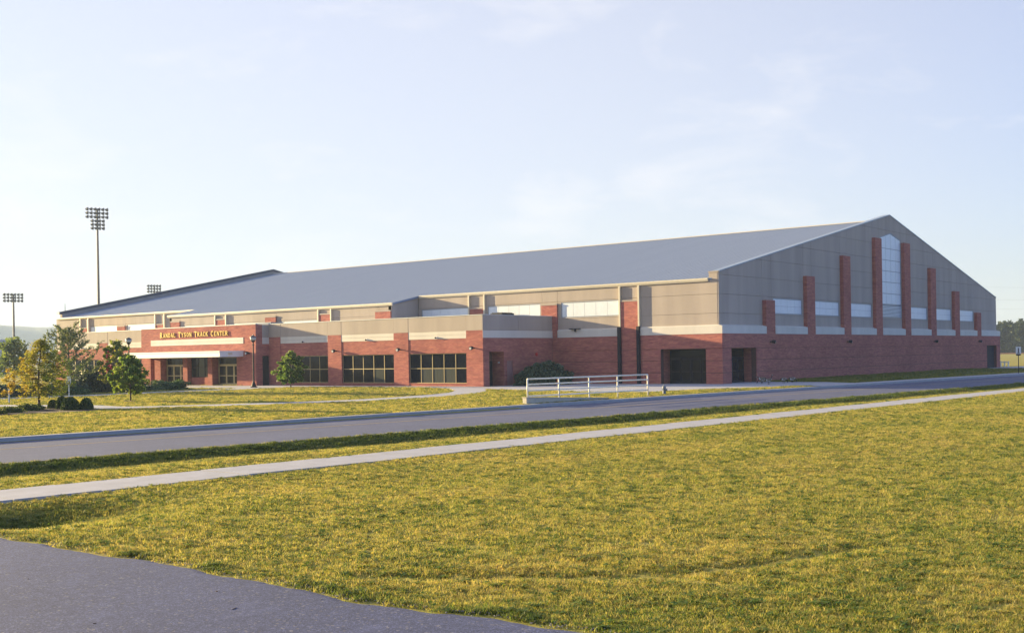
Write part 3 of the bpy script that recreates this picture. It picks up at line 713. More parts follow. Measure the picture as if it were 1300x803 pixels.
# wing front: brick piers, glazed bays, pale bands, tan panels above
def mull_window(x, y0, y1, z0, z1, ny, frame, nz=2, nm='front_window', pale=()):
    def fr(b):
        t = .05
        ys_ = np.linspace(y0, y1, ny+1)
        for i, y in enumerate(ys_):
            a = y if i == 0 else y-t if i == ny else y-t/2; box(b, x, x+.1, a, a+t, z0, z1)
        for j in range(nz+1):
            zz = [z0, (z0+z1)/2-t/2, z1-t][j] if nz == 2 else [z0, z1-t][j]
            for i in range(ny): box(b, x+.002, x+.1, ys_[i]+(t if i == 0 else t/2), ys_[i+1]-(t if i == ny-1 else t/2), zz, zz+t)
    w = obj(nm, fr, frame, bld); ys_ = np.linspace(y0, y1, ny+1)
    zz = np.linspace(z0, z1, nz+1)
    for i in range(ny):
        for j in range(nz): obj('pane', lambda b: box(b, x+.04, x+.06, ys_[i]+.03, ys_[i+1]-.03, zz[j]+.03, zz[j+1]-.03), M['glass_pale'] if (i, j) in pale else M['glass'], w)
    return w
BAYS = [(19.4, 26.35), (28.2, 35.2), (37.1, 44.1), (68.4, 75.3), (77.15, 84.1)]
PIERS = [(17.5, 19.4), (26.35, 28.2), (35.2, 37.1), (44.1, 45.89), (65.86, 68.4), (75.3, 77.15), (84.1, 86.0)]
for a, b_ in PIERS:
    if a == 17.5: obj('brick_pier', lambda b: box(b, WX, WX+.299, a, b_, 0, HBT), M['brick'], bld)
    else: obj('brick_pier', lambda b: box(b, WX, WX+.299, a, b_, 0, HBT), M['brick'], bld)
    obj('wall_panel', lambda b: box(b, WX+.002, WX+.299, a+(.001 if a == 17.5 else .012), b_-.012, HBT+.01, WH), M['tan'], wing)
for a, b_ in BAYS:
    obj('bay_brickwork', lambda b: (box(b, WX+.05, WX+.299, a, b_, 0, .24), box(b, WX+.05, WX+.299, a, b_, 2.93, HB)), M['brick'], bld)
    obj('window_sill', lambda b: box(b, WX+.0, WX+.2, a+.003, b_-.003, .241, .29), M['brick'], bld)
    obj('precast_band', lambda b: (box(b, WX+.02, WX+.299, a+.004, b_-.004, HB+.002, 4.52), box(b, WX+.02, WX+.299, a+.004, b_-.004, 4.535, HBT)), M['band'], bld)
    obj('wall_panel', lambda b: box(b, WX+.012, WX+.299, a+.012, b_-.012, HBT+.01, WH), M['tan'], wing)
    mull_window(WX+.17, a+.01, b_-.01, .30, 2.92, 5, M['gold'], pale={19.4: [(1, 0), (3, 0), (2, 0)], 28.2: [(1, 0)]}.get(a, []))
    yc = (a+b_)/2+.0
    obj('scupper', lambda b: (tube(b, [(WX+.02, yc, 4.32), (WX-.12, yc, 4.32)], [.09, .09], 8)), M['white'], bld)
    obj('scupper_outlet', lambda b: (tube(b, [(WX-.121, yc, 4.32), (WX-.17, yc, 4.28)], [.10, .07], 8)), M['dark'], bld)
for y in (35.9, 27.3, 18.5, 67.0): flood((WX, y, 3.34), R(-90))
obj('wing_end_brickwork', lambda b: (box(b, WX+.3, -.01, WY1-.3, WY1, 0, HB)), M['brick'], bld)
obj('wall_panel', lambda b: (box(b, WX+.3, -.01, WY1-.3, WY1, HB+.01, WH)), M['tan'], wing)
# rooftop plant on the wing
tag(obj('rooftop_unit', lambda b: (box(b, -1.8, .0, 22, 23.4, 5.704, 6.62), box(b, -1.7, -.1, 22.1, 23.3, 6.621, 6.68)), M['dark']), 'low dark rooftop unit showing above the shaded wing parapet', 'rooftop unit')
tag(obj('roof_vent', lambda b: (box(b, -6.2, -4.6, 50, 56, 5.704, 6.5), box(b, -6.3, -4.5, 49.9, 56.1, 6.501, 6.56)), M['alum']), 'long flat rooftop duct behind the wing parapet beside the entrance', 'duct')
# wall sprinkler nozzle and stain pipe
obj('scupper', lambda b: (box(b, -.3, .0, 14.3, 15.4, 4.92, 5.0), tube(b, [(-.15, 14.8, 4.95), (-.15, 14.8, 4.7)], [.1, .07], 8)), M['dark'], bld)
# --- entrance block
EX = -11.5; EY0, EY1 = 45.9, 65.85
OPN = [(49.0, 53.1, 0, 2.95), (53.85, 57.4, 0, 2.95), (58.2, 62.3, 0, 2.95), (63.4, 64.15, 0, 2.95)]
eb = obj('entrance_wall', lambda b: (wall(b, 'x', EX, EX+.35, EY0, EY1, 0, WH, OPN), box(b, EX+.35, WX+.5, EY0+.001, EY0+.3, 0, WH), box(b, EX+.35, WX+.5, EY1-.3, EY1-.001, 0, WH)), M['brick'], bld)
obj('entrance_return', lambda b: (box(b, EX+.351, EX+1.2, 53.101, 53.849, 0, 2.949), box(b, EX+.351, EX+1.2, 57.401, 58.199, 0, 2.949), box(b, EX+.351, EX+1.2, 62.301, 63.399, 0, 2.949), box(b, EX+.351, EX+1.2, 64.151, 65.5, 0, 2.949), box(b, EX+.351, EX+1.2, 46.3, 48.999, 0, 2.949), box(b, EX+.75, EX+.9, 63.4, 64.15, 0, 2.949), box(b, EX+.45, EX+.75, 53.85, 57.4, 0, .86)), M['brick'], bld)
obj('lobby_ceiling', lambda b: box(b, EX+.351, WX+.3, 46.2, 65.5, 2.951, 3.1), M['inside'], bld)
obj('entrance_roof', lambda b: box(b, EX+.351, WX+.49, EY0+.31, EY1-.31, 5.5, 5.7), M['coping'], bld)
obj('parapet_coping', lambda b: (box(b, EX-.03, EX+.37, EY0-.03, EY1+.03, WH+.002, WH+.07), box(b, EX+.371, WX+.5, EY0-.03, EY0+.33, WH+.062, WH+.09)), M['coping'], bld)
obj('name_panel', lambda b: (box(b, EX-.035, EX-.001, 47.85, 64.0, 4.28, 4.57), box(b, EX-.035, EX-.001, 47.85, 64.0, 4.585, 4.9)), M['band'], bld)
glazed_doors('x', 49.05, 52.9, 2.94, EX+.75, -1, 3, M['gold'])
glazed_doors('x', 58.25, 62.1, 2.94, EX+.75, -1, 3, M['gold'])
mull_window(EX+.5, 53.9, 57.35, .87, 2.94, 3, M['dark'], 2, 'ticket_window', [(0, 0), (1, 0), (1, 1)])
cn_ = obj('entrance_canopy', lambda b: (box(b, -14.4, EX-.002, 47.9, 64.5, 2.97, 3.44)), M['canopy'], bld)
obj('canopy_lip', lambda b: (box(b, -14.45, EX-.003, 47.85, 64.55, 3.441, 3.56)), M['canopy'], cn_)
obj('soffit_panel', lambda b: (box(b, -14.2, EX-.2, 48.1, 64.3, 2.94, 2.969)), M['alum'], cn_)
obj('canopy_light', lambda b: (box(b, -13.4, -12.95, 47.78, 47.899, 3.22, 3.36)), M['gutter'], cn_)
flood((EX, 46.9, 3.3), R(-90))
# door in the shaded return between entrance and wing
obj('side_door', lambda b: box(b, -10.7, -9.95, EY0-.06, EY0-.001, .02, 3.0), M['inside'], bld)
obj('precast_band', lambda b: box(b, -10.7, WX-.002, EY0-.03, EY0-.001, 4.2, 4.85), M['band'], bld)
obj('wall_panel', lambda b: box(b, -10.7, WX-.002, EY0-.025, EY0-.001, 4.86, WH), M['tan'], wing)
# gilt serif capitals: strokes on a unit cell, y up
ST = {
 'R': [(.16, 0, .16, 1, .17), (.16, .94, .6, .94, .12), (.6, .94, .76, .74, .16), (.76, .74, .6, .5, .16), (.16, .5, .6, .5, .12), (.42, .5, .86, 0, .17), (.02, .03, .32, .03, .06), (.72, .03, .98, .03, .06)],
 'A': [(.5, 1, .16, 0, .12), (.5, 1, .84, 0, .18), (.26, .34, .74, .34, .10), (.02, .03, .30, .03, .06), (.68, .03, 1, .03, .06)],
 'N': [(.16, 0, .16, 1, .12), (.84, 0, .84, 1, .12), (.16, 1, .84, 0, .18), (.02, .03, .3, .03, .06), (.0, .97, .2, .97, .06), (.7, .97, 1, .97, .06)],
 'D': [(.16, 0, .16, 1, .17), (.16, .95, .55, .95, .11), (.16, .05, .55, .05, .11), (.55, .95, .84, .7, .15), (.84, .7, .84, .3, .17), (.84, .3, .55, .05, .15)],
 'L': [(.2, 0, .2, 1, .17), (.2, .05, .8, .05, .12), (.78, 0, .82, .26, .08), (.06, .97, .36, .97, .06)],
 'T': [(.5, 0, .5, 1, .17), (.06, .95, .94, .95, .12), (.07, .72, .07, 1, .08), (.93, .72, .93, 1, .08), (.32, .03, .68, .03, .06)],
 'Y': [(.5, 0, .5, .5, .17), (.5, .5, .12, 1, .16), (.5, .5, .88, 1, .12), (.34, .03, .66, .03, .06), (0, .97, .28, .97, .06), (.74, .97, 1, .97, .06)],
 'S': [(.82, .84, .55, .96, .12), (.55, .96, .22, .84, .14), (.22, .84, .24, .62, .15), (.24, .62, .76, .4, .17), (.76, .4, .8, .18, .15), (.8, .18, .5, .04, .13), (.5, .04, .16, .16, .12), (.16, .06, .16, .3, .08), (.83, .72, .83, .96, .08)],
 'O': [(.5, .96, .82, .74, .14), (.82, .74, .82, .26, .17), (.82, .26, .5, .04, .14), (.5, .04, .18, .26, .14), (.18, .26, .18, .74, .17), (.18, .74, .5, .96, .14)],
 'C': [(.84, .8, .56, .96, .12), (.56, .96, .22, .76, .14), (.22, .76, .2, .26, .17), (.2, .26, .54, .04, .14), (.54, .04, .86, .2, .12), (.85, .68, .85, .96, .08)],
 'K': [(.18, 0, .18, 1, .17), (.18, .45, .8, 1, .12), (.38, .58, .86, 0, .17), (.04, .03, .34, .03, .06), (.7, .03, 1, .03, .06), (.64, .97, .94, .97, .06)],
 'E': [(.2, 0, .2, 1, .17), (.2, .95, .8, .95, .11), (.2, .5, .66, .5, .10), (.2, .05, .84, .05, .11), (.8, .76, .8, 1, .07), (.84, 0, .84, .26, .07)],
}
def letter(ch, y, z, w, h):
    def f(b):
        for i, (xa, za, xb, zb, t) in enumerate(ST[ch]):
            a = Vector((xa*w, za*h)); c = Vector((xb*w, zb*h)); d = (c-a).normalized(); n = Vector((-d.y, d.x))*t*h*.38
            a -= d*.02*h; c += d*.02*h; q = [a+n, c+n, c-n, a-n]
            prism(b, [(y-p.x, z+p.y) for p in q], 'x', EX-.10-.0012*i, EX-.002)
    obj('letter', f, M['letters'], bld)
words = ['RANDAL', 'TYSON', 'TRACK', 'CENTER']; cursor = 62.15; unit = 12.4/(22*1.0+3*.72+4*.12)
for w in words:
    for i, ch in enumerate(w):
        big = i == 0; cw = unit*(1.06 if big else .94); letter(ch, cursor, 5.16 if not big else 5.13, cw*.86, .56 if big else .46); cursor -= cw+(unit*.06 if big else 0)
    cursor -= unit*.78
# --- bits on the shaded wall
tag(obj('alarm_bell', lambda b: (tube(b, [(-2.5, WY0-.001, 2.72), (-2.5, WY0-.07, 2.72)], [.06, .06], 10), tube(b, [(-2.5, WY0-.05, 2.72), (-2.5, WY0-.13, 2.72), (-2.5, WY0-.17, 2.72)], [.17, .16, .05], 14)), M['red']), 'red round alarm bell on the shaded brick wall above the shrub', 'alarm bell')

# ================================================================== STREET FURNITURE
# white pipe railing on its low retaining wall behind the kerb
RA, RB = Vector((-35.0, YF(-35.0)+.95, 0)), Vector((-23.9, YF(-23.9)+.95, 0)); rd = (RB-RA).normalized(); rl = (RB-RA).length
ang = math.atan2(rd.y, rd.x)
rw = thing('retaining_wall', 'low tapering concrete retaining wall under the white railing', 'wall', RA, ang)
obj('wall_body', lambda b: prism(b, [(-.25, -.3), (rl*.62, -.3), (rl*.62, .06), (rl*.45, .13), (-.25, .34)], 'y', -.14, .14), M['wallconc'], rw)
obj('wall_cap', lambda b: prism(b, [(-.28, .342), (rl*.45, .132), (rl*.62, .062), (rl*.62, .10), (rl*.45, .172), (-.28, .382)], 'y', -.165, .165), M['wallconc'], rw)
rail = thing('railing', 'white painted pipe railing with four rails standing beside the kerb', 'railing', RA, ang)
zb = lambda s: np.interp(s, [0, rl*.45, rl*.62, rl], [.37, .175, .0, .0])
zt = lambda s: 1.36-.0*s
for s in (0, .235, .475, .715, .985):
    s *= rl; obj('post', lambda b: tube(b, [(s, 0, float(zb(s))-.02), (s, 0, zt(s))], [.045, .045], 10), M['cream'], rail, smooth=True)
for z in (1.36, 1.06, .72, .42):
    obj('rail', lambda b: tube(b, [(0.0, 0, z), (rl*.985, 0, z-.01)], [.043]*2, 10), M['cream'], rail, smooth=True)
# fire hydrant
hy = thing('fire_hydrant', 'small grey-blue fire hydrant on the grass verge by the kerb', 'fire hydrant', (-21.2, -7.35, 0))
obj('barrel', lambda b: lathe(b, [(.16, 0), (.16, .05), (.11, .06), (.10, .40), (.13, .41), (.13, .45)], seg=14), M['hydrant'], hy, smooth=False)
obj('bonnet', lambda b: lathe(b, [(.12, .451), (.115, .52), (.08, .58), (.04, .60), (.03, .60), (.03, .65)], seg=14), M['hydrant'], hy)
obj('pumper_cap', lambda b: (tube(b, [(0, -.09, .32), (0, -.19, .32)], [.07, .08], 10)), M['hydrant'], hy)
for sx in (-1, 1): obj('hose_cap', lambda b: (tube(b, [(sx*.08, 0, .34), (sx*.17, 0, .34)], [.05, .055], 10)), M['hydrant'], hy)
tag(obj('standpipe', lambda b: (lathe(b, [(.05, 0), (.05, .62), (.075, .63), (.075, .70)], seg=10), tube(b, [(-.09, 0, .62), (.09, 0, .62)], [.035, .035], 8)), M['red'], loc=(-4.7, 13.55, .0)), 'thin red standpipe in front of the dark green shrub', 'standpipe')
# street lamps
def street_lamp(loc, label):
    t = thing('street_lamp', label, 'street lamp', loc, 0, 'dark acorn lamp posts by the entrance')
    obj('base', lambda b: lathe(b, [(.34, 0), (.34, .08), (.24, .10), (.17, .34), (.10, .55)], seg=12), M['dark'], t)
    obj('post', lambda b: lathe(b, [(.075, .551), (.06, 3.95), (.10, 3.96), (.10, 4.05), (.06, 4.06), (.06, 4.2), (.20, 4.36), (.22, 4.40)], seg=12), M['dark'], t)
    obj('lantern', lambda b: lathe(b, [(.20, 4.401), (.28, 4.55), (.27, 4.68)], seg=14), M['lampglass'], t, smooth=True)
    obj('lamp_cap', lambda b: lathe(b, [(.31, 4.681), (.29, 4.74), (.16, 4.84), (.05, 4.88), (.03, 4.97)], seg=14), M['steel'], t)
    return t
LAMP1 = (-22.96, 50.29, .03)
l1 = street_lamp((-16.0, 40.6, .04), 'dark lamp post with acorn lantern in front of the entrance brickwork')
dup(l1, LAMP1, label='dark lamp post rising behind the small green tree near the canopy')
# signs and posts
def pole_sign(loc, rz, label, h, w, ph, postm, r):
    t = thing('parking_sign', label, 'sign', loc, rz)
    obj('post', lambda b: tube(b, [(0, 0, 0), (0, 0, h-.02)], [r, r], 8), postm, t)
    p = obj('sign_panel', lambda b: box(b, -w/2, w/2, -r-.03, -r-.005, h-ph, h), M['white'], t)
    return t, p, r
t, p, r = pole_sign((-45.3, 21.9, 0), R(-52), 'white accessible parking sign with blue symbol behind the round shrubs', 1.78, .30, .50, M['white'], .035)
def wheelchair(b):
    y0, y1 = -r-.036, -r-.031; z = 1.40
    ring = [(.09*math.cos(a), .09*math.sin(a)) for a in np.linspace(2.4, 6.6, 9)]
    segs = list(zip(ring, ring[1:]))+[((-.03, .06), (-.03, .19)), ((-.03, .10), (.06, .10)), ((-.03, .03), (.08, .03)), ((.08, .03), (.12, -.09))]
    for a, c in segs:
        a, c = Vector(a), Vector(c); d = (c-a).normalized(); n = Vector((-d.y, d.x))*.017
        prism(b, [(q.x, q.y+z) for q in (a+n, c+n, c-n, a-n)], 'y', y0-random.random()*.002, y1)
    prism(b, [(-.03+.03*math.cos(a), z+.235+.03*math.sin(a)) for a in np.linspace(0, 5.5, 8)], 'y', y0, y1)
obj('wheelchair_symbol', wheelchair, M['blue'], p)
t, p, r = pole_sign((38.9, -12.55, 0), R(-64), 'white notice on a black post beside the far road', 2.72, .50, .72, M['dark'], .04)
obj('sign_mark', lambda b: (box(b, -.05, .05, -r-.036, -r-.031, 2.12, 2.60), box(b, -.12, .12, -r-.036, -r-.031, 2.05, 2.11)), M['dark'], p)
obj('post_box', lambda b: box(b, -.2, .2, -.1, .1, 1.82, 1.98), M['dark'], t)
b1 = thing('marker_post', 'pale marker post beside the path left of the golden tree', 'post', (-46.15, 27.9, 0), 0, 'pale marker posts along the path')
obj('post_shaft', lambda b: lathe(b, [(.055, 0), (.05, .88)], seg=8), M['coping'], b1)
obj('cap', lambda b: lathe(b, [(.06, .881), (.06, .93), (.02, .96)], seg=8), M['coping'], b1)
dup(b1, (-46.1, 24.2, 0), label='pale marker post just right of the golden tree trunk')
# small white bollards by the far field
fb = thing('barrier', 'small white barrier on the grass beyond the building corner', 'barrier', (83.2, 1.3, 0), R(60))
for x in (-.7, 0, .7): obj('post', lambda b: box(b, x-.07, x+.07, -.07, .07, 0, .75), M['white'], fb)
obj('rail', lambda b: box(b, -.8, .8, -.08, -.071, .55, .72), M['white'], fb)
tag(obj('valve_cover', lambda b: lathe(b, [(.14, 0), (.14, .03), (.03, .04)], x=0, y=0, seg=12), M['red'], loc=(-24.2, YF(-24.2)+.62, .01)), 'small red utility cover on the kerb near the hydrant', 'utility cover')

# stadium light masts beyond the hall
def mast(loc, h, rows_, label, rz, name='stadium_light'):
    t = thing(name, label, 'light mast', loc, rz, 'stadium light masts beyond the hall')
    obj('mast_pole', lambda b: tube(b, [(0, 0, 0), (0, 0, h*.5), (0, 0, h-.3)], [.42, .34, .24], 10), M['polebrown'], t)
    sp = 1.0
    bm = bmesh.new(); tube(bm, [(0, -.25, .05), (0, .10, -.02), (0, .34, -.10)], [.20, .42, .50], 10); box(bm, -.07, .07, -.42, -.2, -.25, .25)
    me = bpy.data.meshes.new('lamp_head'); bmesh.ops.recalc_face_normals(bm, faces=bm.faces[:]); bm.to_mesh(me); bm.free(); me.materials.append(M['steel'])
    for z, xs_ in rows_:
        obj('crossarm', lambda b: box(b, min(xs_)-.3, max(xs_)+.3, -.62, -.46, h-z-.08, h-z+.08), M['steel'], t)
        for x in xs_:
            o = bpy.data.objects.new('lamp_head', me); COL.objects.link(o); o.parent = t; o.location = (x, -.2, h-z); o.rotation_euler = (R(-28), 0, R(25))
    return t
six = [-2.6, -1.55, -.5, .5, 1.55, 2.6]
mast((89, 241, 0), 45.0, [(.3, six), (1.35, six), (2.4, six), (3.5, [-1.3, -.3, .6, 1.6]), (4.5, [-1.3, -.3, .6, 1.6]), (5.5, [-1.3, -.3, .6, 1.6])], 'tallest stadium light mast with six rows of lamps behind the roof', R(-20))
mast((100, 309, 0), 25.0, [(.3, six), (1.3, six), (2.3, six)], 'shorter stadium light mast above the hill at the far side', R(-20))
mast((148.5, 304, 0), 29.3, [(.3, [-2, -1, 0, 1, 2]), (1.3, [-2, -1, 0, 1, 2]), (2.3, [-2, -1, 0, 1, 2])], 'stadium light mast with only its lamps showing over the roof edge', R(-20))
# lightning rod on the roof end
obj('lightning_rod', lambda b: tube(b, [(E+1, LEN-.3, 9.5), (E+1, LEN-.3, 10.9)], [.05, .03], 6), M['dark'], bld)
# power line on the right
pl = thing('power_line', 'faint power lines crossing the sky right of the gable', 'power line', (150, 80, 0))
pa, pb = Vector((150, 80, 0)), Vector((330, 14, 0))
for P in (pa, pb):
    q = P-pa
    obj('wooden_pole', lambda b: (tube(b, [(q.x, q.y, 0), (q.x, q.y, 21)], [.25, .16], 8), box(b, q.x-.1, q.x+.1, q.y-1.3, q.y+1.3, 18.6, 18.8)), M['polebrown'], pl)
for za, zb_ in ((18.9, 20.5), (15.6, 17.0), (13.2, 14.4), (10.0, 10.4)):
    pts = []
    for i in range(13):
        s = i/12; q = (pb-pa)*s; pts.append((q.x, q.y, za+(zb_-za)*s-1.2*4*s*(1-s)*.6))
    obj('wire', lambda b: tube(b, pts, [.011]*13, 5), M['steel'], pl)

# ================================================================== PLANTS
def leaf_mesh(name, P, size, tint, mat, parent=None, flat=.0, elong=1.6):
    """one small folded quad per point of P; tint 0..1 per leaf"""
    n = len(P); a = rng.normal(size=(n, 3)); a[:, 2] *= (1-flat); a /= np.linalg.norm(a, axis=1)[:, None]
    nrm = rng.normal(size=(n, 3)); nrm[:, 2] += flat*2.5; b = np.cross(nrm, a); b /= np.linalg.norm(b, axis=1)[:, None]+1e-9
    s = size*rng.uniform(.6, 1.35, n)[:, None]; L_ = a*s*elong*.5; B = b*s*.5
    v = np.stack([P-L_, P+B, P+L_, P-B], 1).reshape(-1, 3)
    f = np.arange(4*n).reshape(n, 4)
    me = bpy.data.meshes.new(name); me.from_pydata(v.tolist(), [], f.tolist()); me.materials.append(mat)
    at = me.attributes.new('tint', 'FLOAT', 'POINT'); at.data.foreach_set('value', np.repeat(np.clip(tint, 0, 1), 4).astype(np.float32))
    o = bpy.data.objects.new(name, me); COL.objects.link(o)
    if parent is not None: o.parent = parent
    return o
def tree(label, cat, loc, h, prof, n_limb, leaves, lsize, mat, tr=.06, clear=.18, rise=.5, clump=.16, tintf=None, group=None, nm='tree', sub=3, flat=.2, droop=0, lean=(0, 0)):
    """prof: list of (fraction of height, crown radius); limbs leave the trunk and carry leaf clumps"""
    t = thing(nm, label, cat, loc, 0, group)
    bm = bmesh.new(); tp = []
    for i in range(7):
        s = i/6; tp.append(Vector((math.sin(s*4+h)*.03*h*s+lean[0]*s, math.cos(s*3)*.02*h*s+lean[1]*s, h*.97*s)))
    tube(bm, tp, [tr*(1-.85*i/6)+.006 for i in range(7)], 8)
    hs = np.array([p[0] for p in prof]); rs = np.array([p[1] for p in prof]); pts = []; wts = []
    for k in range(n_limb):
        s = clear+(1-clear)*((k+random.random())/n_limb)**.9*.97; az = k*2.4+random.uniform(-.5, .5)
        r = float(np.interp(s, hs, rs))*random.uniform(.62, 1.12)
        j = min(int(s*6), 5); base = tp[j].lerp(tp[j+1], s*6-j)
        z0 = base.z-r*rise*.55; 
        base2 = base.copy(); base2.z = max(base.z-r*rise*.6, h*clear*.9)
        jj = min(int(base2.z/(h*.97)*6), 5); base2 = tp[jj].lerp(tp[jj+1], min(base2.z/(h*.97)*6-jj, 1))
        tip = Vector((base.x+math.cos(az)*r, base.y+math.sin(az)*r, base.z+r*rise*.25-droop*r))
        mid = base2.lerp(tip, .55)+Vector((0, 0, -r*.06))
        tube(bm, [base2, mid, tip], [tr*.32*(1-.6*s)+.005, tr*.2*(1-.6*s)+.004, .003], 5)
        for q in range(sub):
            u = random.uniform(.35, 1); c = base2.lerp(mid, u*2) if u < .5 else mid.lerp(tip, u*2-1)
            off = Vector((random.gauss(0, 1), random.gauss(0, 1), random.gauss(0, .6)))*r*.16
            c2 = c+off; 
            tube(bm, [c, c2], [.006, .003], 4, False); pts.append(c2); wts.append(.5+r)
        pts.append(tip); wts.append(.4+r)
    tk = link('trunk', bm, M['bark'], t, smooth=True)
    C = np.array([tuple(p) for p in pts]); wv = np.array(wts); wv /= wv.sum()
    idx = rng.choice(len(C), leaves, p=wv); rc = clump*(.6+.8*rng.random(len(C)))
    d = rng.normal(size=(leaves, 3)); d /= np.linalg.norm(d, axis=1)[:, None]; rad = rng.random(leaves)**.5
    P = C[idx]+d*(rad*rc[idx])[:, None]*np.array([1, 1, .75])
    ct = rng.random(len(C))
    tint = .55*ct[idx]+.45*rng.random(leaves)
    if tintf is not None: tint = tintf(P, h, tint)
    leaf_mesh('crown', P, lsize, tint, mat, t, flat)
    return t
F_GREEN = foliage('fresh_green_leaves', [(.055, .12, .03), (.12, .19, .045), (.26, .29, .06)], .45)
F_GOLD = foliage('golden_needles', [(.09, .17, .03), (.19, .24, .04), (.38, .32, .055), (.46, .30, .05)], .4)
F_PINE = foliage('grey_green_needles', [(.08, .12, .055), (.15, .195, .08), (.26, .27, .14)], .2)
F_MID = foliage('dull_green_leaves', [(.08, .13, .05), (.15, .21, .075), (.25, .29, .11)], .3)
F_YEL = foliage('yellow_green_leaves', [(.09, .15, .035), (.20, .24, .045), (.31, .28, .05)], .4)
F_DARK = foliage('dark_glossy_leaves', [(.016, .036, .022), (.045, .085, .048), (.13, .19, .13)], .15)
F_BOX = foliage('clipped_box_leaves', [(.028, .055, .016), (.06, .10, .022), (.12, .16, .035)], .2)
F_JUN = foliage('juniper_sprays', [(.035, .08, .04), (.065, .12, .05), (.12, .18, .06)], .2)
F_LIGHT = foliage('light_groundcover', [(.06, .10, .03), (.11, .15, .04), (.19, .20, .05)], .3)
F_FAR = foliage('far_tree_leaves', [(.016, .032, .012), (.030, .052, .018), (.055, .075, .024)], .2)
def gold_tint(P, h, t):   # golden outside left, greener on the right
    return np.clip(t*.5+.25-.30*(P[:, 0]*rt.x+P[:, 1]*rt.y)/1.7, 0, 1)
GOLD_ROT = 0.0
gt = tree('golden-brown feathery young cypress in the mulch bed', 'tree', (-50.0, 16.9, .05), 4.15, [(0, .5), (.2, 1.6), (.35, 1.9), (.55, 1.5), (.78, .85), (1, .12)], 74, 19000, .06, F_GOLD, .075, .22, .2, .22, gold_tint, sub=4, flat=.75, droop=.05)
tree('small fresh green tree with thin trunk and mulch ring before the entrance', 'tree', (-41.4, 21.1, .02), 3.1, [(0, .3), (.25, 1.15), (.45, 1.3), (.7, .95), (.9, .5), (1, .1)], 26, 5200, .12, F_GREEN, .05, .20, .6, .25, sub=3)
tree('young green tree with yellowish top in front of the shaded window', 'tree', (-15.4, 36.0, .02), 3.45, [(0, .3), (.2, 1.25), (.4, 1.55), (.58, 1.25), (.78, .75), (.92, .4), (1, .1)], 26, 5200, .13, F_GREEN, .055, .16, .5, .26, lambda P, h, t: np.clip(t*.6+.55*(P[:, 2]/h-.35), 0, 1), sub=4)
tree('yellow-green tree with a few red blooms behind the small green tree', 'tree', (-30.2, 41.0, .02), 4.6, [(0, .3), (.25, 1.1), (.5, 1.35), (.75, 1.0), (1, .2)], 24, 4200, .14, F_YEL, .07, .2, .7, .28, sub=3)
# red blooms on it
bm = bmesh.new()
RB_ = Vector((-31.4, 39.9, 2.55))
bloom = obj('crape_bloom', lambda b: [bmesh.ops.create_icosphere(b, subdivisions=1, radius=random.uniform(.06, .11), matrix=Matrix.Translation((random.gauss(0, .22), random.gauss(0, .22), random.gauss(0, .42)))) for i in range(16)], M['red'])
bloom.location = RB_; tag(bloom, 'cluster of red flowers showing in the yellow-green tree', 'flowers'); 
def pine(label, loc, h):
    t = thing('pine_tree', label, 'tree', loc)
    bm = bmesh.new(); tp = [Vector((.05*math.sin(i), .04*math.cos(i*1.3), h*.9*i/6)) for i in range(7)]
    tube(bm, tp, [.11*(1-.8*i/6) for i in range(7)], 8); P = []; D = []
    for k in range(44):
        s = .16+.8*(k/44); az = k*2.4+random.uniform(-.4, .4); ln = (3.7*(1-s)**.65+.45)*random.uniform(.6, 1.15)
        base = tp[min(int(s*6), 5)].lerp(tp[min(int(s*6)+1, 6)], s*6-int(s*6)); el = random.uniform(.12, .62)+.45*s
        prev = base; pts = [base]; 
        for q in range(1, 7):
            u = q/6; p = base+Vector((math.cos(az)*math.cos(el*(.5+.6*u)), math.sin(az)*math.cos(el*(.5+.6*u)), math.sin(el*(.5+.6*u))))*ln*u; pts.append(p)
        tube(bm, pts, [.028*(1-.75*i/6) for i in range(7)], 5)
        for q in range(1, 7):
            a, b_ = pts[q-1], pts[q]
            for m in range(17 if q > 2 else 5):
                c = a.lerp(b_, random.random()); d = Vector((random.gauss(0, 1), random.gauss(0, 1), random.gauss(0, 1))).normalized()*random.uniform(.03, .17)
                P.append(tuple(c+d))
            if q in (3, 4, 5):
                d = Vector((math.cos(az+random.choice((-1, 1))*.9), math.sin(az+random.choice((-1, 1))*.9), .5)).normalized()*random.uniform(.3, .7)
                tube(bm, [pts[q], pts[q]+d], [.009, .004], 4, False)
                for m in range(20):
                    c = pts[q]+d*random.uniform(.2, 1.05); e = Vector((random.gauss(0, 1), random.gauss(0, 1), random.gauss(0, 1))).normalized()*random.uniform(.02, .13); P.append(tuple(c+e))
    link('trunk', bm, M['bark'], t, smooth=True)
    P = np.array(P); leaf_mesh('crown', P, .085, rng.random(len(P))*.7+.3*(P[:, 2]/h), F_PINE, t, 0, 2.4)
    return t
pine('open grey-green pine with long upswept branches behind the golden tree', (-33.2, 43.0, .02), 5.9)
# mulch rings
for x, y, lab in ((-41.4, 21.1, 'dark mulch ring round the small green tree'), (-15.4, 36.0, 'dark mulch ring round the young green tree')):
    m = obj('mulch_ring', lambda b: lathe(b, [(.62, -.03), (.5, .045), (.1, .07)], seg=18), M['mulch'], loc=(x, y, .02)); kind(m, 'structure')
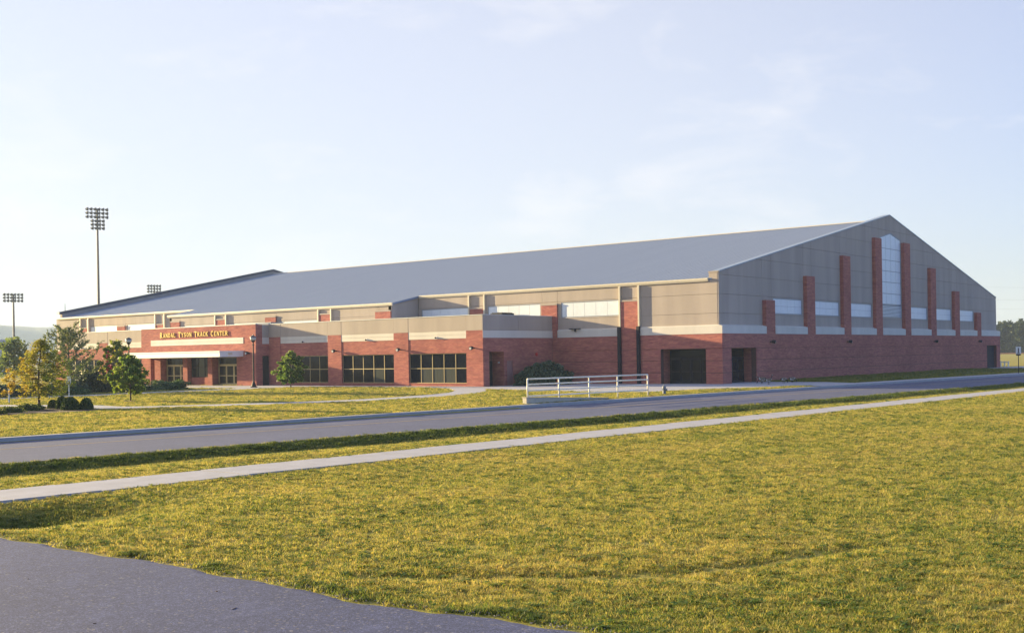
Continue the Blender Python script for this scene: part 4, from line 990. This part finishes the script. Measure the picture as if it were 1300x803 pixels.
# shrubs
def shrub(label, loc, rx, ry, rz_, n, size, mat, nm='shrub', group=None, cat='shrub', bumps=.18, rot=0):
    t = thing(nm, label, cat, loc, rot, group)
    u = rng.normal(size=(n, 3)); u /= np.linalg.norm(u, axis=1)[:, None]; u[:, 2] = np.abs(u[:, 2])*1.02-.12
    b = np.array([1+bumps*2.2*(mnoise.noise(Vector((p*2.3+np.array(loc)*.7).tolist()))) for p in u])
    r = (.80+.22*rng.random(n)**.7)*b; P = u*r[:, None]*np.array([rx, ry, rz_]); P[:, 2] = np.maximum(P[:, 2]+rz_*.10, .03)
    leaf_mesh('foliage', P, size, rng.random(n)*.75+.25*(P[:, 2]/(rz_*1.1)), mat, t)
    def core(bm):
        bmesh.ops.create_icosphere(bm, subdivisions=3, radius=1)
        for v in bm.verts:
            k = 1+bumps*2.2*mnoise.noise(Vector((v.co*2.3+Vector(loc)*.7))); v.co = Vector((v.co.x*rx*k*.8, v.co.y*ry*k*.8, max(v.co.z*1.02-.12, -.12)*rz_*k*.8+rz_*.10))
    c = obj('branches', core, mat, t)
    return t
GB = 'round clipped box shrubs in the mulch bed'
shrub('small round clipped shrub nearest the golden tree trunk', (-49.66, 16.0, .05), .30, .30, .50, 1500, .05, F_BOX, 'round_shrub', GB, bumps=.05)
shrub('taller upright round shrub between the small one and the largest', (-49.75, 14.9, .05), .34, .34, .72, 2000, .05, F_BOX, 'round_shrub', GB, bumps=.04)
shrub('largest round clipped shrub at the front of the bed', (-50.45, 12.75, .05), .50, .50, .72, 3200, .05, F_BOX, 'round_shrub', GB, bumps=.04)
shrub('rightmost of the round clipped shrubs in the bed', (-49.65, 12.5, .05), .38, .38, .64, 2200, .05, F_BOX, 'round_shrub', GB, bumps=.05)
for i, (x, y, rx, rz_, lab) in enumerate(((-54.9, 12.5, .55, .24, 'low pale juniper mat at the outer end of the mulch bed'), (-53.6, 13.3, .6, .30, 'low pale juniper mat in the middle of the mulch bed'), (-52.0, 14.6, .6, .36, 'low pale juniper mat close to the golden tree'), (-51.1, 15.4, .5, .30, 'small pale groundcover tuft beside the golden tree trunk'))):
    shrub(lab, (x, y, .04), rx, rx*.8, rz_, 1500, .06, F_LIGHT, 'groundcover', 'low groundcover plants in the mulch bed', bumps=.3)
GJ = 'dark evergreen shrubs along the entrance path'
for x, y, rx, ry, rz_, m, lab in (
    (-23.6, 43.2, 2.3, 1.7, .85, F_JUN, 'spreading dark juniper sloping down beside the entrance doors'),
    (-27.3, 44.2, 2.1, 1.7, 1.15, F_JUN, 'taller spreading juniper behind the small green tree trunk'),
    (-30.2, 44.6, 1.7, 1.7, 2.1, F_DARK, 'large dark rounded shrub below the pale window sill'),
    (-33.6, 42.6, 1.6, 1.5, 1.2, F_DARK, 'dark evergreen shrub under the open pine'),
    (-34.6, 40.4, 1.4, 1.1, .75, F_JUN, 'low juniper mound behind the accessible parking sign'),
    (-37.0, 40.6, 1.6, 1.1, .8, F_JUN, 'low juniper mound behind the round clipped shrubs'),
    (-39.8, 41.2, 1.7, 1.2, .9, F_DARK, 'dark low hedge mound behind the golden tree trunk'),
    (-42.5, 42.6, 1.8, 1.2, 1.1, F_DARK, 'dark low hedge mound at the far side of the path'),
    (-46.0, 46.0, 2.4, 1.4, 1.5, F_DARK, 'tall dark hedge clump at the outer end of the row')):
    shrub(lab, (x, y, 0), rx, ry, rz_, 3800, .11, m, 'evergreen_shrub', GJ, bumps=.28)
shrub('big dark glossy shrub against the shaded brick wall behind the railing', (-4.1, 15.3, 0), 3.3, 1.7, 1.75, 6000, .16, F_DARK, 'large_shrub', bumps=.24)
# trees further off on the left
GL = 'leafy trees beyond the path on the left'
tree('hazy green tree behind the golden cypress', 'tree', (-9.0, 99, 0), 6.0, [(0, .6), (.3, 1.9), (.6, 1.8), (.85, 1.1), (1, .3)], 22, 1700, .32, F_MID, .16, .2, .6, .8, group=GL, sub=4)
tree('leafy green tree at the edge beside the golden cypress', 'tree', (-34.0, 62, 0), 4.6, [(0, .6), (.3, 1.7), (.6, 1.8), (.85, 1.0), (1, .3)], 22, 2400, .2, F_MID, .12, .12, .6, .6, group=GL, sub=4)
tree('lower green tree in front of the grandstand', 'tree', (-40.0, 55, 0), 3.6, [(0, .6), (.3, 1.5), (.6, 1.5), (.85, .8), (1, .3)], 26, 3200, .2, F_MID, .1, .12, .6, .5, group=GL, sub=4)
# tree belt far on the right, each its own tree
GR = 'trees in the belt beyond the far field'
bd = Vector((.27, -.963, 0))
heads = ['tall dark tree in the belt right behind the building corner', 'broad dark tree in the far belt left of the white notice', 'rounded far tree above the white notice', 'pale topped far tree at the right end of the belt', 'dark far tree beyond the right end of the belt']
cent = Vector((407, 95, 0)); kx = 0
for off, back, h, w, lab in ((-9, 8, 13.5, 5.0, heads[0]), (-3, 0, 12.0, 4.6, heads[1]), (3.0, 5, 13.4, 5.0, heads[2]), (8.5, 0, 13.8, 4.8, heads[3]), (14.5, 3, 14.6, 5.2, heads[4])):
    p = cent+bd*off+Vector((.963, .27, 0))*back
    tree(lab, 'tree', (p.x, p.y, 0), h, [(0, 3.0), (.12, w*.9), (.45, w), (.75, w*.7), (1, 1)], 40, 4600, .75, F_FAR, .3, .06, .5, 1.7, group=GR, sub=4)
o = obj('far_undergrowth', lambda b: None, F_FAR) if False else None
n = 9000; P = np.stack([rng.uniform(-26, 34, n), rng.normal(0, 2.2, n), rng.random(n)**1.4*6.0], 1)
PW = np.stack([cent.x+bd.x*P[:, 0]+.963*(P[:, 1]+10), cent.y+bd.y*P[:, 0]+.27*(P[:, 1]+10), P[:, 2]], 1)
kind(leaf_mesh('far_undergrowth', PW, .9, rng.random(n)*.6, F_FAR), 'stuff')
kind(obj('red_track', lambda b: prism(b, [(300, 140), (395, 118), (430, 0), (418, -5), (380, 110), (300, 130)], 'z', -.2, .35), M['berm']), 'structure')

# grandstand far left
gs = thing('grandstand', 'grey banded grandstand behind the trees at the far left', 'grandstand', (35, 215, 0), R(-20))
obj('stand_wall', lambda b: box(b, -26, 14, 8, 9, 0, 8.3), M['stand'], gs)
for k in range(7): obj('seat_tier', lambda b: box(b, -26, 14, 1+k*1.0, 1.98+k*1.0, .02, 2.4+k*.75), M['stand'], gs)
obj('stand_rail', lambda b: [box(b, -26, 14, .8, .9, 2.0+z, 2.2+z) for z in (.6, 1.1)], M['dark'], gs)
obj('press_box', lambda b: (box(b, -20, 9, 7.2, 7.9, 6.9, 7.9), box(b, -20, 9, 7.1, 7.199, 5.4, 6.0)), M['dark'], gs)

# distant wooded hills
def hills():
    n = 150; az = np.linspace(R(30), R(110), n); rows_ = 7; V = []; F = []
    for j in range(rows_):
        for i, a in enumerate(az):
            d = 2150+j*70
            top = 84*sstep(R(48), R(60), np.array(a))*(1+.10*math.sin(a*23)+.06*math.sin(a*61+1))+4.0*(vnoise(np.array(a*320.), np.array(j*1.), 4)-.5)+3.5*(vnoise(np.array(a*900.), np.array(j*1.), 8)-.5)
            z = -1+float(top)*math.sin(j/(rows_-1)*math.pi*.5)
            V.append((CAM.x+d*math.cos(a), CAM.y+d*math.sin(a), z))
    for j in range(rows_-1):
        for i in range(n-1): F.append((j*n+i, j*n+i+1, (j+1)*n+i+1, (j+1)*n+i))
    me = bpy.data.meshes.new('hills'); me.from_pydata(V, [], F); me.materials.append(M['hill'])
    o = bpy.data.objects.new('hills', me); COL.objects.link(o); kind(o, 'structure')
hills()

# ================================================================== GEESE on the pavement by the corner
def goose_mat():
    return [plain('goose_brown', (.15, .115, .085), .8, .2, 12), plain('goose_black', (.015, .014, .014), .6, .1), plain('goose_white', (.62, .60, .56), .7, .1)]
GM = goose_mat()
def goose(loc, rz, pose, label):
    """one skinned body: tail, trunk, neck, head, bill and two legs"""
    if pose == 'up': neck = [(.22, 0, .42), (.29, 0, .56), (.30, 0, .70), (.335, 0, .76), (.44, 0, .735)]
    elif pose == 'graze': neck = [(.25, 0, .36), (.37, 0, .27), (.43, 0, .14), (.455, 0, .07), (.50, 0, .02)]
    else: neck = [(.24, 0, .40), (.34, 0, .45), (.41, 0, .47), (.46, 0, .47), (.56, 0, .44)]
    V = [(0, 0, .34), (-.2, 0, .35), (-.36, 0, .38), (.14, 0, .36)]+neck+[(-.02, .07, .22), (.0, .075, .10), (-.01, .075, .015), (.07, .08, .012), (-.02, -.07, .22), (.0, -.075, .10), (-.01, -.075, .015), (.07, -.08, .012)]
    rr = [.135, .11, .04, .12, .062, .034, .032, .042, .013, .035, .014, .014, .016, .035, .014, .014, .016]
    Ed = [(0, 1), (1, 2), (0, 3), (3, 4), (4, 5), (5, 6), (6, 7), (7, 8), (0, 9), (9, 10), (10, 11), (11, 12), (0, 13), (13, 14), (14, 15), (15, 16)]
    me = bpy.data.meshes.new('goose'); me.from_pydata(V, Ed, []); o = bpy.data.objects.new('goose', me); COL.objects.link(o)
    sk = o.modifiers.new('skin', 'SKIN'); sv = me.skin_vertices[0].data
    for i, r in enumerate(rr): sv[i].radius = (r, r)
    sv[0].use_root = True
    ss = o.modifiers.new('sub', 'SUBSURF'); ss.levels = 1; ss.render_levels = 1
    dg = bpy.context.evaluated_depsgraph_get(); nm_ = bpy.data.meshes.new_from_object(o.evaluated_get(dg)); bpy.data.objects.remove(o)
    nm_.materials.clear()
    for m in GM: nm_.materials.append(m)
    N0, N1 = Vector(neck[0]), Vector(neck[3])
    for p in nm_.polygons:
        c = p.center; p.use_smooth = True
        k = 0
        if c.z < .22 and c.x < .2: k = 1
        elif (Vector(c)-N1).length < .035 and False: k = 2
        elif c.x > .245 or (pose == 'up' and c.z > .5): k = 1
        elif c.x < -.27: k = 1
        elif c.x < -.12 and c.z < .34: k = 2
        elif c.z < .27: k = 2
        elif .16 < c.x <= .245 and c.z < .42: k = 2
        hd = Vector(neck[3]); 
        if (Vector(c)-hd).length < .055 and Vector(c).z < hd.z-.005 and abs(c.y) > .012: k = 2
        p.material_index = k
    g = bpy.data.objects.new('goose', nm_); COL.objects.link(g); g.location = loc; g.rotation_euler = (0, 0, rz)
    tag(g, label, 'goose', 'geese grazing by the building corner'); return g
goose((.0, -4.1, .026), R(-35), 'up', 'goose standing with neck upright on the pavement by the gable door')
goose((1.6, -2.7, .026), R(150), 'graze', 'goose with lowered head just behind the upright one')
goose((4.6, -1.2, .026), R(110), 'low', 'goose stretching its neck forward closest to the gable doorway')
goose((3.1, -3.9, .026), R(-20), 'graze', 'goose feeding at the grass edge, left of the last pair')
goose((4.3, -4.1, .026), R(-30), 'graze', 'goose feeding farthest from the doorway on the grass edge')

# ================================================================== GRASS
tuftcol = bpy.data.collections.new('grass_tufts')
def tuft(i, nb, hmin, hmax, w, rad):
    V = []; F = []
    for k in range(nb):
        a = rng.uniform(0, 6.283); r = rad*math.sqrt(rng.random()); bx, by = r*math.cos(a), r*math.sin(a); h = rng.uniform(hmin, hmax); ww = w*rng.uniform(.7, 1.3)
        d = rng.uniform(0, 6.283); lx, ly = math.cos(d), math.sin(d); px, py = -ly*ww/2, lx*ww/2; l1, l2 = rng.uniform(.1, .35)*h, rng.uniform(.35, 1.0)*h
        n = len(V); V += [(bx-px, by-py, 0), (bx+px, by+py, 0), (bx+lx*l1+px*.8, by+ly*l1+py*.8, h*.6), (bx+lx*l1-px*.8, by+ly*l1-py*.8, h*.6), (bx+lx*l2, by+ly*l2, h)]
        F += [(n, n+1, n+2, n+3), (n+3, n+2, n+4)]
    me = bpy.data.meshes.new('grass_tuft'); me.from_pydata(V, [], F); me.materials.append(M['grass'])
    ta = me.attributes.new('tint', 'FLOAT', 'POINT'); ta.data.foreach_set('value', np.repeat(rng.random(nb), 5).astype(np.float32))
    o = bpy.data.objects.new('grass_tuft', me); tuftcol.objects.link(o)
for i in range(8): tuft(i, 24, .012, .054, .0062, .066)
def weed(nl):
    V = []; F = []
    for k in range(nl):
        a = rng.uniform(0, 6.283); r = .06*math.sqrt(rng.random()); bx, by, bz = r*math.cos(a), r*math.sin(a), rng.uniform(.012, .045); L_ = rng.uniform(.012, .026); W_ = L_*.6; tz = rng.uniform(-.3, .5)*L_
        d = rng.uniform(0, 6.283); c, s_ = math.cos(d), math.sin(d); n = len(V)
        V += [(bx-c*L_, by-s_*L_, bz-tz), (bx-s_*W_, by+c*W_, bz), (bx+c*L_, by+s_*L_, bz+tz), (bx+s_*W_, by-c*W_, bz)]; F.append((n, n+1, n+2, n+3))
    me = bpy.data.meshes.new('clover_tuft'); me.from_pydata(V, [], F); me.materials.append(M['grass'])
    ta = me.attributes.new('tint', 'FLOAT', 'POINT'); ta.data.foreach_set('value', np.repeat(.0+.35*rng.random(nl), 4).astype(np.float32))
    tuftcol.objects.link(bpy.data.objects.new('clover_tuft', me))
weed(22)
def lawn(name, r0, r1, dens, p, scale_f, zs):
    th0 = YAW-R(36); th1 = YAW+R(36)
    # radial distribution proportional to density(r) * r
    rr = np.linspace(r0, r1, 400); dn = dens*(r0/rr)**p; cum = np.cumsum(dn*rr); tot = cum[-1]*(rr[1]-rr[0])*(th1-th0); n = int(tot)
    r = np.interp(rng.random(n)*cum[-1], cum, rr); th = rng.uniform(th0, th1, n)
    x = CAM.x+r*np.cos(th); y = CAM.y+r*np.sin(th)
    hd = harddist(x, y); jit = rng.normal(0, .05, n)
    keep = hd > np.where((x < -74.5) & (y < -24), -.05, .0)+jit
    x, y, r = x[keep], y[keep], r[keep]
    thin = vnoise(x/.8, y/.8, 21)*.35+vnoise(x/.16, y/.16, 22)*.65
    k2 = rng.random(len(x)) < np.clip(.5+.8*thin, 0, 1); x, y, r = x[k2], y[k2], r[k2]
    lu = LUSH(x, y).astype(np.float32); sc = (scale_f(r)*rng.uniform(.75, 1.3, len(x))*(.92+.2*vnoise(x/1.7, y/1.7, 31))*(1+.55*lu)).astype(np.float32)
    z = H(x, y)-.006
    me = bpy.data.meshes.new(name); me.vertices.add(len(x)); me.vertices.foreach_set('co', np.stack([x, y, z], 1).astype(np.float32).ravel())
    a = me.attributes.new('lush', 'FLOAT', 'POINT'); a.data.foreach_set('value', lu)
    a = me.attributes.new('size', 'FLOAT', 'POINT'); a.data.foreach_set('value', sc)
    o = bpy.data.objects.new(name, me); COL.objects.link(o); kind(o, 'stuff')
    ng = bpy.data.node_groups.new(name, 'GeometryNodeTree'); ng.interface.new_socket('Geometry', in_out='INPUT', socket_type='NodeSocketGeometry'); ng.interface.new_socket('Geometry', in_out='OUTPUT', socket_type='NodeSocketGeometry')
    n_ = ng.nodes; l_ = ng.links; gi = n_.new('NodeGroupInput'); go = n_.new('NodeGroupOutput')
    ip = n_.new('GeometryNodeInstanceOnPoints'); ci = n_.new('GeometryNodeCollectionInfo'); ci.inputs['Collection'].default_value = tuftcol
    ci.inputs['Separate Children'].default_value = True; ci.inputs['Reset Children'].default_value = True
    rv = n_.new('FunctionNodeRandomValue'); rv.data_type = 'FLOAT_VECTOR'; rv.inputs[0].default_value = (-.12, -.12, 0); rv.inputs[1].default_value = (.12, .12, 6.283)
    na = n_.new('GeometryNodeInputNamedAttribute'); na.data_type = 'FLOAT'; na.inputs[0].default_value = 'size'
    cx = n_.new('ShaderNodeCombineXYZ'); zm = n_.new('ShaderNodeMath'); zm.operation = 'MULTIPLY'; zm.inputs[1].default_value = zs
    l_.new(na.outputs[0], cx.inputs[0]); l_.new(na.outputs[0], cx.inputs[1]); l_.new(na.outputs[0], zm.inputs[0]); l_.new(zm.outputs[0], cx.inputs[2])
    l_.new(gi.outputs[0], ip.inputs['Points']); l_.new(ci.outputs[0], ip.inputs['Instance']); ip.inputs['Pick Instance'].default_value = True
    l_.new(rv.outputs[0], ip.inputs['Rotation']); l_.new(cx.outputs[0], ip.inputs['Scale']); l_.new(ip.outputs[0], go.inputs[0])
    md = o.modifiers.new('grow', 'NODES'); md.node_group = ng
    print(name, len(x))
    return o
lawn('lawn_grass', 7, 26, 860, 1.45, lambda r: .9+.016*(r-8), 1.0)
lawn('distant_grass', 26, 150, 150, 1.55, lambda r: 1.2+.022*(r-26), .8)

# ================================================================== AIR
HZ = obj('haze', lambda b: box(b, -2950, 2950, -2950, 2950, -2.5, 96), None)
HZ.data.materials.clear()
m = bpy.data.materials.new('morning_haze'); m.use_nodes = True; m.node_tree.nodes.clear()
pv = m.node_tree.nodes.new('ShaderNodeVolumePrincipled'); om = m.node_tree.nodes.new('ShaderNodeOutputMaterial')
pv.inputs['Density'].default_value = .00027; pv.inputs['Color'].default_value = (.50, .63, .88, 1); pv.inputs['Anisotropy'].default_value = .1
m.node_tree.links.new(pv.outputs[0], om.inputs['Volume']); HZ.data.materials.append(m); kind(HZ, 'stuff')
